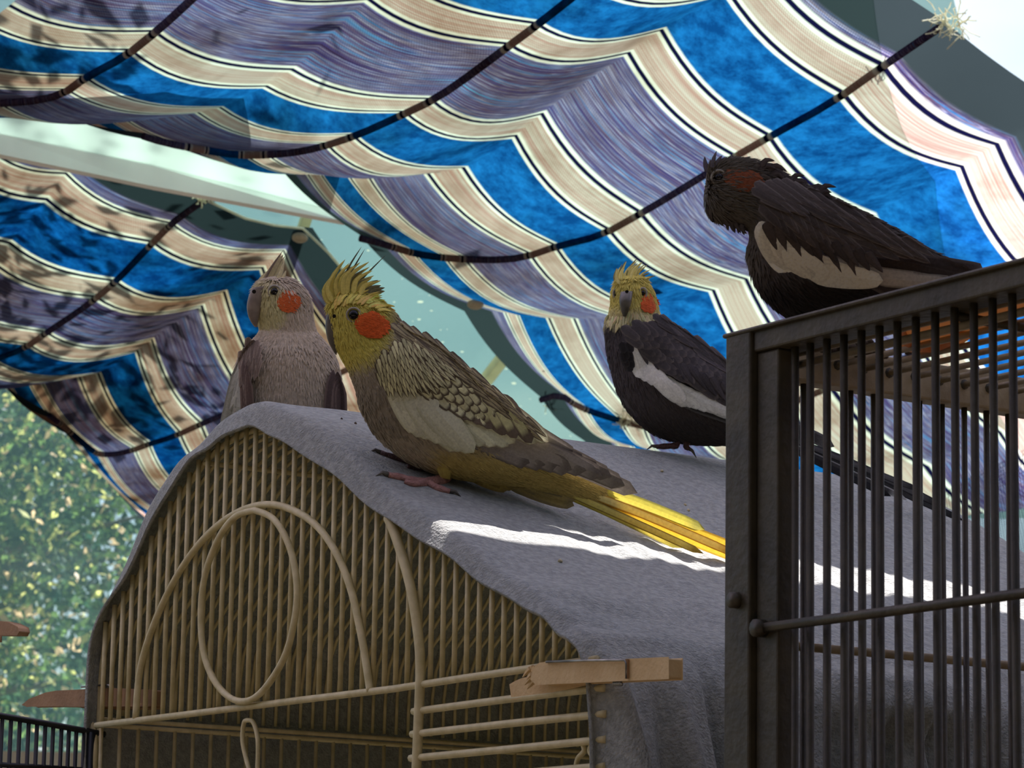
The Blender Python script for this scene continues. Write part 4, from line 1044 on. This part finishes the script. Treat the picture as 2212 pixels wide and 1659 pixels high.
for i in range(30):
    t = i / 29; rx_, ry_ = 712 + 88 * t, 660 - 22 * math.sin(t * 2.6) - 4
    a = math.radians(-98 + 62 * t + random.uniform(-5, 5)); L = (66 + 26 * math.sin(min(1, t * 1.6) * 3.14)) * (1 - .35 * t) * random.uniform(.75, 1.08)
    tx, ty = rx_ + L * math.cos(a + .25), ry_ + L * math.sin(a + .12); mxp = rx_ + L * .5 * math.cos(a - .22), ry_ + L * .5 * math.sin(a - .22)
    (cdk if (i % 5 == 3 or t > .85) else cy).append(([(rx_, ry_), mxp, (tx, ty)], random.uniform(11, 16)))
b2.crest(cy, (222, 208, 112), (188, 176, 92), -.006); b2.crest(cdk, (120, 118, 84), (92, 90, 70), -.002)
b2.crest([([(738, 625), (752, 580), (781, 533)], 6), ([(742, 622), (762, 582), (788, 538)], 5), ([(765, 622), (792, 592), (833, 551)], 5), ([(770, 625), (785, 606), (797, 607)], 6)], (96, 98, 76), (74, 76, 62))
m = MB()
for i in range(60):
    t = random.random(); x, y = 716 + 100 * t, 662 - 12 * math.sin(t * 3.1) + random.uniform(-4, 10); a = math.radians(-80 + 70 * t + random.uniform(-12, 12)); L = random.uniform(24, 44)
    feather(m, [(x, y), (x + L * .5 * math.cos(a), y + L * .5 * math.sin(a)), (x + L * math.cos(a + .2), y + L * math.sin(a + .2))], 8, lambda X, Y, t_: min(D2 - .004, b2.surf(X, Y, D2 - .004) - .001) - .0004 * (i % 5), tuple(v * random.uniform(.85, 1.15) for v in lin((218, 204, 104))), lin((190, 176, 88)), 'point', .0003, 5)
o = m.build('crown_feathers', M_feather, b2.root); o['kind'] = 'stuff'
# thigh, legs and feet
def tail(bird, items, colfn, d0, d1, x0, x1, width=16):
    for k, (pts, w, c1, c2) in enumerate(items):
        m = MB(); feather(m, pts, w, lambda x, y, t: d0 + (d1 - d0) * max(0, min(1.1, (x - x0) / (x1 - x0))) - .0008 * k, lin(c1), lin(c2), 'long', .0008, 12, None, .72); m.build('tail_feather', M_tailf, bird.root)
dA = D2 + .004; dB = min(hit(1580, 1205) - .012, hit(1500, 1190) - .012)
tail(b2, [([(1170, 1040), (1350, 1110), (1640, 1222)], 26, (232, 196, 60), (180, 150, 50)), ([(1170, 1045), (1300, 1100), (1475, 1184)], 20, (206, 190, 80), (150, 140, 60)), ([(1180, 1036), (1380, 1105), (1650, 1208)], 24, (240, 206, 66), (190, 150, 50)),
          ([(1180, 1030), (1350, 1075), (1523, 1144)], 24, (214, 204, 84), (170, 166, 80)), ([(1190, 1035), (1390, 1112), (1600, 1202)], 18, (236, 226, 150), (190, 150, 60)), ([(1170, 1040), (1330, 1110), (1520, 1196)], 16, (226, 214, 120), (150, 130, 60))], None, dA, dB, 1180, 1600)
# undertail coverts: dusty yellow
m = MB()
b2.row(m, (1080, 1030), (1130, 1010), (1240, 1092), (1270, 1040), 6, 42, lin((168, 152, 96)), lin((140, 128, 90)), 'round', (-.012, -.012), .02); b2.row(m, (1000, 1010), (1060, 1000), (1100, 1058), (1180, 1040), 6, 40, lin((172, 154, 84)), lin((150, 134, 80)), 'round', (-.008, -.008), .02)
m.build('vent_feathers', M_feather, b2.root)
b2.loft('thigh', [((925, 985), (1010, 985)), ((938, 1005), (985, 1008)), ((946, 1020), (976, 1022)), ((952, 1032), (972, 1036))], .8, attr_mat('x', .8) if False else noise_mat('thigh_down', (168, 150, 74), (190, 174, 90), 300, .9), dz=-.012)
b2.toe([(966, 1030), (952, 1040), (900, 1040), (868, 1032), (838, 1026)], .0031, M_skin); b2.toe([(962, 1036), (925, 1040), (945, 1054), (972, 1062)], .0029, M_skin); b2.toe([(925, 1042), (895, 1046), (875, 1040)], .0026, M_skin, claw=False)
b2.toe([(940, 1012), (900, 1003), (862, 992), (822, 978)], .0029, M_skinD); b2.toe([(945, 1018), (912, 1014), (880, 1008)], .0024, M_skinD, claw=False)

# ---------------- bird 1: pinkish grey cockatiel facing the viewer behind the blanket crown
PG = lin((202, 188, 164)); PGd = lin((172, 158, 136)); HY = lin((212, 204, 150))
def col1(x, y):
    f = ((x - 575) / 48) ** 2 + ((y - 655) / 58) ** 2
    c = mix(PG, HY, 1 - smooth(.4, 1.2, f)); return mix(c, PGd, smooth(760, 860, y) * .5)
b1 = Bird('pinkish grey cockatiel with orange cheek facing forward behind the blanket crown', 2.20,
 [((590, 597), (600, 596)), ((566, 606), (630, 604)), ((550, 622), (656, 624)), ((546, 645), (669, 648)), ((549, 668), (674, 674)), ((556, 690), (678, 697)), ((560, 712), (684, 716)), ((548, 732), (700, 736)), ((528, 755), (716, 757)), ((512, 785), (729, 786)),
  ((504, 825), (738, 826)), ((500, 865), (741, 866)), ((504, 890), (740, 890)), ((520, 912), (728, 912)), ((560, 928), (690, 928)), ((600, 936), (650, 936))],
 .8, col1, (620, 1000))
b1.fluff(12000, 22, 5, .0007, seed=4)
b1.loft('beak', [((545, 622), (574, 618)), ((537, 640), (572, 640)), ((533, 662), (566, 664)), ((536, 682), (560, 684)), ((543, 697), (557, 699)), ((550, 706), (556, 707))], .8, M_beakP, dz=-.010)
m = MB(); c = at(549, 630, 2.20 - .0245); m.tube([c, c - F * .001], .0014, 8); m.build('nostril', M_eye, b1.root)
b1.eye(593, 630, 8.5, 15)
b1.patch(625, 652, 20, 22, (222, 112, 60), .5, 260, .1, 15)
b1.crest([([(566, 622), (585, 585), (608, 546)], 16), ([(574, 616), (592, 580), (612, 550)], 18), ([(584, 614), (600, 585), (613, 556)], 16), ([(596, 612), (606, 590), (614, 566)], 14), ([(556, 630), (566, 604), (584, 582)], 18), ([(604, 612), (612, 598), (618, 584)], 12)], (206, 196, 150), (170, 160, 128))
b1.crest([([(566, 618), (585, 580), (612, 540)], 5), ([(584, 612), (600, 575), (616, 553)], 5)], (120, 104, 92), (100, 88, 78))
b1.setwing((530, 760), (480, 920), 30, .010, .004)
m = MB(); b1.row(m, (520, 775), (532, 790), (484, 930), (512, 935), 4, 26, lin((176, 176, 160)), lin((150, 150, 136)), 'long', (.004, .001), 0)
b1.row(m, (528, 780), (536, 800), (528, 935), (540, 935), 3, 20, lin((96, 80, 72)), lin((120, 104, 92)), 'long', (.008, .005), 0)
b1.field(m, [(512, 790), (530, 745), (555, 750), (560, 790), (548, 822), (525, 830)], lambda x, y: (-.15, .98), 12, 42, 15, lambda x, y: (lin((112, 98, 86)), lin((146, 132, 116))), (.007, .0076), .6, 'point', .2)
m.build('wing', M_feather, b1.root); m = MB()
b1.setwing((725, 790), (735, 930), 25, .012, .006)
b1.row(m, (722, 800), (734, 820), (712, 935), (738, 935), 4, 26, lin((84, 70, 64)), lin((110, 94, 84)), 'long', (.002, .001), 0)
m.build('wing', M_feather, b1.root)

# ---------------- bird 3: charcoal cockatiel with the yellow head on the far end of the ridge
Ch = lin((84, 78, 76)); ChD = lin((62, 58, 56)); Y3 = lin((222, 208, 112)); PY = lin((214, 206, 160))
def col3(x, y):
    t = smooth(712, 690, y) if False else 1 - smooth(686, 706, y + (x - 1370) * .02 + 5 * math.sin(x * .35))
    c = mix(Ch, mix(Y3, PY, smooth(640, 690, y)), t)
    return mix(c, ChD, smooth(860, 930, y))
D3 = 2.262
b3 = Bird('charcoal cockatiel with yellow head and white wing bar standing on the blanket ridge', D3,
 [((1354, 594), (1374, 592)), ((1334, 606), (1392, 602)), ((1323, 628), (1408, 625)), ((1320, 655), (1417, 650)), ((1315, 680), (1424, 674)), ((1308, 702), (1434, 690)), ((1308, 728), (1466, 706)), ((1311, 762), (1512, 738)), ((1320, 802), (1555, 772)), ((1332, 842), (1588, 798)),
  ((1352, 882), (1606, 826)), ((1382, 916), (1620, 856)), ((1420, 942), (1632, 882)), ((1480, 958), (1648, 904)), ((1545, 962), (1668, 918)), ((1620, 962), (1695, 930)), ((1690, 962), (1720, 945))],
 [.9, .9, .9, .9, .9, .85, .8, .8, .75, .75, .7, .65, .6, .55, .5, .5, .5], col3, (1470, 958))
b3.fluff(12000, 19, 4.2, .0007, seed=6)
b3.loft('beak', [((1341, 630), (1367, 629)), ((1338, 644), (1365, 646)), ((1339, 660), (1361, 663)), ((1342, 674), (1356, 677)), ((1346, 684), (1351, 686))], 1.1, M_beakG, dzs=[-.016, -.021, -.022, -.019, -.016])
m = MB(); c = at(1354, 630, D3 - .034); m.tube([c, c - F * .001], .0012, 8); m.build('nostril', M_eye, b3.root)
b3.eye(1389, 633, 6.5, 13, ex=.7); b3.eye(1329, 634, 6, 11, ex=.5)
b3.patch(1404, 656, 15, 20, (232, 112, 62), .3, 200, .1, 13)
random.seed(5)
it = []
for i in range(26):
    t = i / 25; a = math.radians(-112 + 60 * t + random.uniform(-8, 8)); L = random.uniform(34, 52) * (1 - .25 * abs(t - .45) * 2); x, y = 1334 + 52 * t, 616 - 10 * math.sin(3.14 * t)
    it.append(([(x, y), (x + L * .5 * math.cos(a), y + L * .5 * math.sin(a)), (x + L * math.cos(a + .3), y + L * math.sin(a + .3))], random.uniform(6, 9)))
b3.crest(it[::3], (150, 146, 100), (120, 116, 84), -.002); b3.crest([v for k, v in enumerate(it) if k % 3], (230, 220, 140), (200, 190, 116), -.006)
m = MB()
for i in range(90):
    t = random.random(); x, y = 1308 + 124 * t, 690 + 6 * math.sin(t * 9) + random.uniform(-14, 4); a = math.radians(118 - 60 * t + random.uniform(-18, 18)); L = random.uniform(14, 26)
    feather(m, [(x, y), (x + L * .5 * math.cos(a), y + L * .5 * math.sin(a)), (x + L * math.cos(a), y + L * math.sin(a))], 6, lambda X, Y, t_: min(D3 - .002, b3.surf(X, Y, D3 - .002) - .0012) - .0003 * (i % 5), tuple(v * random.uniform(.85, 1.1) for v in lin((222, 214, 156))), lin((206, 200, 150)), 'point', .0003, 4)
o = m.build('ruff', M_feather, b3.root); o['kind'] = 'stuff'
b3.setwing((1360, 730), (1700, 940), 75, .032, .012)
CH = lambda x, y: (lin((78, 74, 74)), lin((96, 90, 86)))
m = MB(); b3.row(m, (1450, 860), (1560, 850), (1640, 930), (1800, 968), 6, 26, lin((64, 62, 60)), lin((96, 96, 94)), 'long', (.0, .0), .03)
b3.row(m, (1400, 800), (1540, 880), (1470, 870), (1640, 915), 12, 30, lin((236, 238, 228)), lin((196, 198, 190)), 'round', (.002, .003), .08, edge=.82)
b3.row(m, (1364, 748), (1440, 830), (1388, 815), (1480, 875), 8, 30, lin((242, 242, 230)), lin((222, 222, 210)), 'round', (.003, .004), .05, edge=.85)
m.build('wing_feathers', M_feather, b3.root)
m = MB(); random.seed(6); b3.row(m, (1380, 740), (1560, 825), (1402, 788), (1592, 880), 9, 20, lin((74, 70, 70)), lin((66, 62, 62)), 'point', (.0042, .0044), .06, jit=.12); m.build('dark_covert_tips', M_feather, b3.root)
m = MB(); b3.field(m, [(1350, 725), (1385, 700), (1440, 700), (1510, 740), (1590, 800), (1650, 880), (1600, 880), (1540, 855), (1480, 820), (1440, 795), (1405, 775), (1375, 748)], lambda x, y: (.8, .6), 15, 50, 22, CH, (.0046, .0053), .7, 'round', .16)
b3.field(m, [(1342, 745), (1362, 740), (1366, 780), (1370, 800), (1350, 795)], lambda x, y: (.3, .95), 10, 26, 16, lambda x, y: (lin((48, 46, 46)), lin((60, 58, 58))), (.004, .005), .6)
b3.field(m, [(1420, 690), (1460, 700), (1560, 770), (1600, 815), (1560, 800), (1480, 740)], lambda x, y: (.8, .6), 14, 56, 16, CH, (.0055, .0062), .6, 'point', .18)
m.build('wing_coverts', M_feather, b3.root)
dA = D3 - .002; dB = hit(2075, 1130) - .010
tail(b3, [([(1640, 925), (1830, 1010), (2085, 1126)], 15, (58, 58, 58), (34, 34, 36)), ([(1650, 930), (1840, 1000), (2040, 1096)], 16, (90, 90, 90), (40, 40, 42)), ([(1650, 935), (1800, 1005), (1960, 1080)], 15, (70, 70, 70), (200, 200, 196)), ([(1650, 940), (1800, 1015), (1925, 1072)], 14, (44, 44, 46), (30, 30, 32)), ([(1650, 922), (1800, 985), (1990, 1060)], 13, (96, 96, 96), (48, 48, 48))], None, dA, dB, 1660, 2080)
b3.toe([(1460, 955), (1462, 962), (1440, 964), (1418, 965)], .0026, M_skinD, off=.0045); b3.toe([(1484, 955), (1482, 964), (1488, 970)], .0026, M_skinD, off=.0045)

# ---------------- bird 4: dark ruffled cockatiel on the bronze cage
K4 = lin((96, 88, 80)); K4d = lin((54, 50, 48)); H4 = lin((106, 100, 88))
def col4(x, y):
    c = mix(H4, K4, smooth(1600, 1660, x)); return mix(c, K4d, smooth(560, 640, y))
D4 = 1.77
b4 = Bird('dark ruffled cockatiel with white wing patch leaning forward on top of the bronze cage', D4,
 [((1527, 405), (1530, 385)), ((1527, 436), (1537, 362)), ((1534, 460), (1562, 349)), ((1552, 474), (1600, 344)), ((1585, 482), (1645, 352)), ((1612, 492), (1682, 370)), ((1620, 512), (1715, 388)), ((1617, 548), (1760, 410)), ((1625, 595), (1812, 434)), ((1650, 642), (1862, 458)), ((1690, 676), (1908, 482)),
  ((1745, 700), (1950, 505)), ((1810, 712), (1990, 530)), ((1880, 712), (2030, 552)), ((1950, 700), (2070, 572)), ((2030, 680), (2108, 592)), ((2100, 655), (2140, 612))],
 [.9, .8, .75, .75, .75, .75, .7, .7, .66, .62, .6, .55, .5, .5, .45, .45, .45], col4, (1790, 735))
b4.fluff(12000, 27, 6, .0013, seed=8)
b4.loft('beak', [((1523, 420), (1545, 424)), ((1522, 438), (1544, 444)), ((1523, 456), (1543, 460)), ((1530, 470), (1543, 473)), ((1538, 480), (1543, 481))], .8, M_eye if False else noise_mat('beak_dark', (30, 27, 26), (44, 40, 38), 150, .35), dz=-.004)
b4.eye(1553, 384, 10, 18)
b4.patch(1606, 388, 36, 22, (150, 88, 58), .1, 300, .14, 24)
b4.crest([([(1530, 372), (1524, 355), (1522, 338)], 14), ([(1540, 362), (1540, 348), (1548, 326)], 12), ([(1548, 358), (1552, 346), (1560, 336)], 10), ([(1575, 350), (1580, 340), (1582, 334)], 8)], (96, 90, 92), (80, 74, 76))
m = MB()
random.seed(21)
for i in range(46):
    t = random.random(); x, y = 1630 + 160 * t, 358 + 72 * t + random.uniform(-6, 14); a = math.radians(random.uniform(-55, 35)); L = random.uniform(22, 44)
    feather(m, [(x, y), (x + L * .5 * math.cos(a), y + L * .5 * math.sin(a) - 2), (x + L * math.cos(a + .5), y + L * math.sin(a + .5))], 15, lambda X, Y, t_: D4 - .004 + .006 * math.sin(i) , lin((92, 82, 76)), lin((70, 62, 58)), 'point', .0005, 6)
for i in range(26):
    t = random.random(); x, y = 1560 + 60 * t, 470 + 20 * t; a = math.radians(random.uniform(60, 130)); L = random.uniform(12, 26)
    feather(m, [(x, y), (x + L * .5 * math.cos(a), y + L * .5 * math.sin(a)), (x + L * math.cos(a - .3), y + L * math.sin(a - .3))], 11, lambda X, Y, t_: D4 - .003 + .004 * math.sin(i), lin((88, 80, 74)), lin((70, 62, 58)), 'point', .0004, 5)
o = m.build('ruff', M_feather, b4.root); o['kind'] = 'stuff'
b4.setwing((1650, 470), (2120, 600), 100, .040, .014)
CK = lambda x, y: (lin((88, 80, 74)), lin((112, 104, 96)))
m = MB(); b4.row(m, (1800, 560), (1960, 560), (1960, 640), (2125, 592), 7, 40, lin((74, 66, 62)), lin((96, 88, 82)), 'long', (.0, .001), .02)
b4.row(m, (1760, 560), (1860, 600), (1905, 600), (2060, 612), 6, 34, lin((196, 190, 176)), lin((140, 134, 122)), 'long', (.001, .002), .04, edge=.8)
b4.row(m, (1650, 500), (1740, 590), (1700, 585), (1905, 608), 12, 52, lin((250, 249, 228)), lin((236, 234, 212)), 'round', (.002, .003), .10, edge=.86)
b4.row(m, (1642, 480), (1690, 540), (1680, 570), (1790, 604), 8, 48, lin((250, 249, 228)), lin((238, 236, 214)), 'round', (.003, .004), .12, edge=.86)
m.build('wing_feathers', M_feather, b4.root)
m = MB(); random.seed(4); b4.row(m, (1655, 478), (1870, 545), (1680, 540), (1905, 588), 10, 26, lin((84, 76, 70)), lin((76, 70, 64)), 'point', (.0042, .0044), .08, jit=.12)
b4.row(m, (1700, 500), (1830, 545), (1742, 572), (1850, 598), 4, 18, lin((84, 76, 70)), lin((76, 70, 64)), 'point', (.0042, .0044), -.1, jit=.12); m.build('dark_covert_tips', M_feather, b4.root)
m = MB(); b4.field(m, [(1640, 478), (1652, 458), (1700, 430), (1780, 440), (1900, 500), (1990, 552), (1940, 552), (1870, 538), (1800, 528), (1740, 512), (1700, 500), (1665, 486)], lambda x, y: (.62, .78) if x < 1780 else (.86, .5), 20, 74, 30, CK, (.0048, .0058), .75, 'point', .18)
b4.field(m, [(1640, 410), (1720, 400), (1860, 460), (2000, 540), (1950, 545), (1850, 500), (1740, 450), (1680, 450)], lambda x, y: (.86, .5), 19, 80, 22, CK, (.006, .0068), .7, 'point', .18)
m.build('wing_coverts', M_feather, b4.root)
tail(b4, [([(1980, 640), (2080, 625), (2200, 612)], 22, (60, 54, 52), (80, 74, 70)), ([(1950, 660), (2080, 650), (2230, 640)], 22, (50, 46, 44), (70, 64, 60))], None, D4, D4 + .01, 1980, 2200)
# legs down to the grille, behind the rail
for x in (1770, 1850):
    A = at(x, 700, D4 - .004); t = (OR.z + gw + .0025 - A.z); Bp = A + Z * t; m = MB(); m.tube([A, (A + Bp) / 2, Bp + Z * .002], .0028, 8); m.build('leg', M_skinD, b4.root, True)
    for s_ in (-1, 0, 1):
        m = MB(); m.tube([Bp + Z * .002, Bp - e1 * .012 + e2 * .006 * s_ + Z * .003, Bp - e1 * .02 + e2 * .009 * s_ + Z * .001], [.0026, .0022, .0012], 6); m.build('toe', M_skinD, b4.root, True)
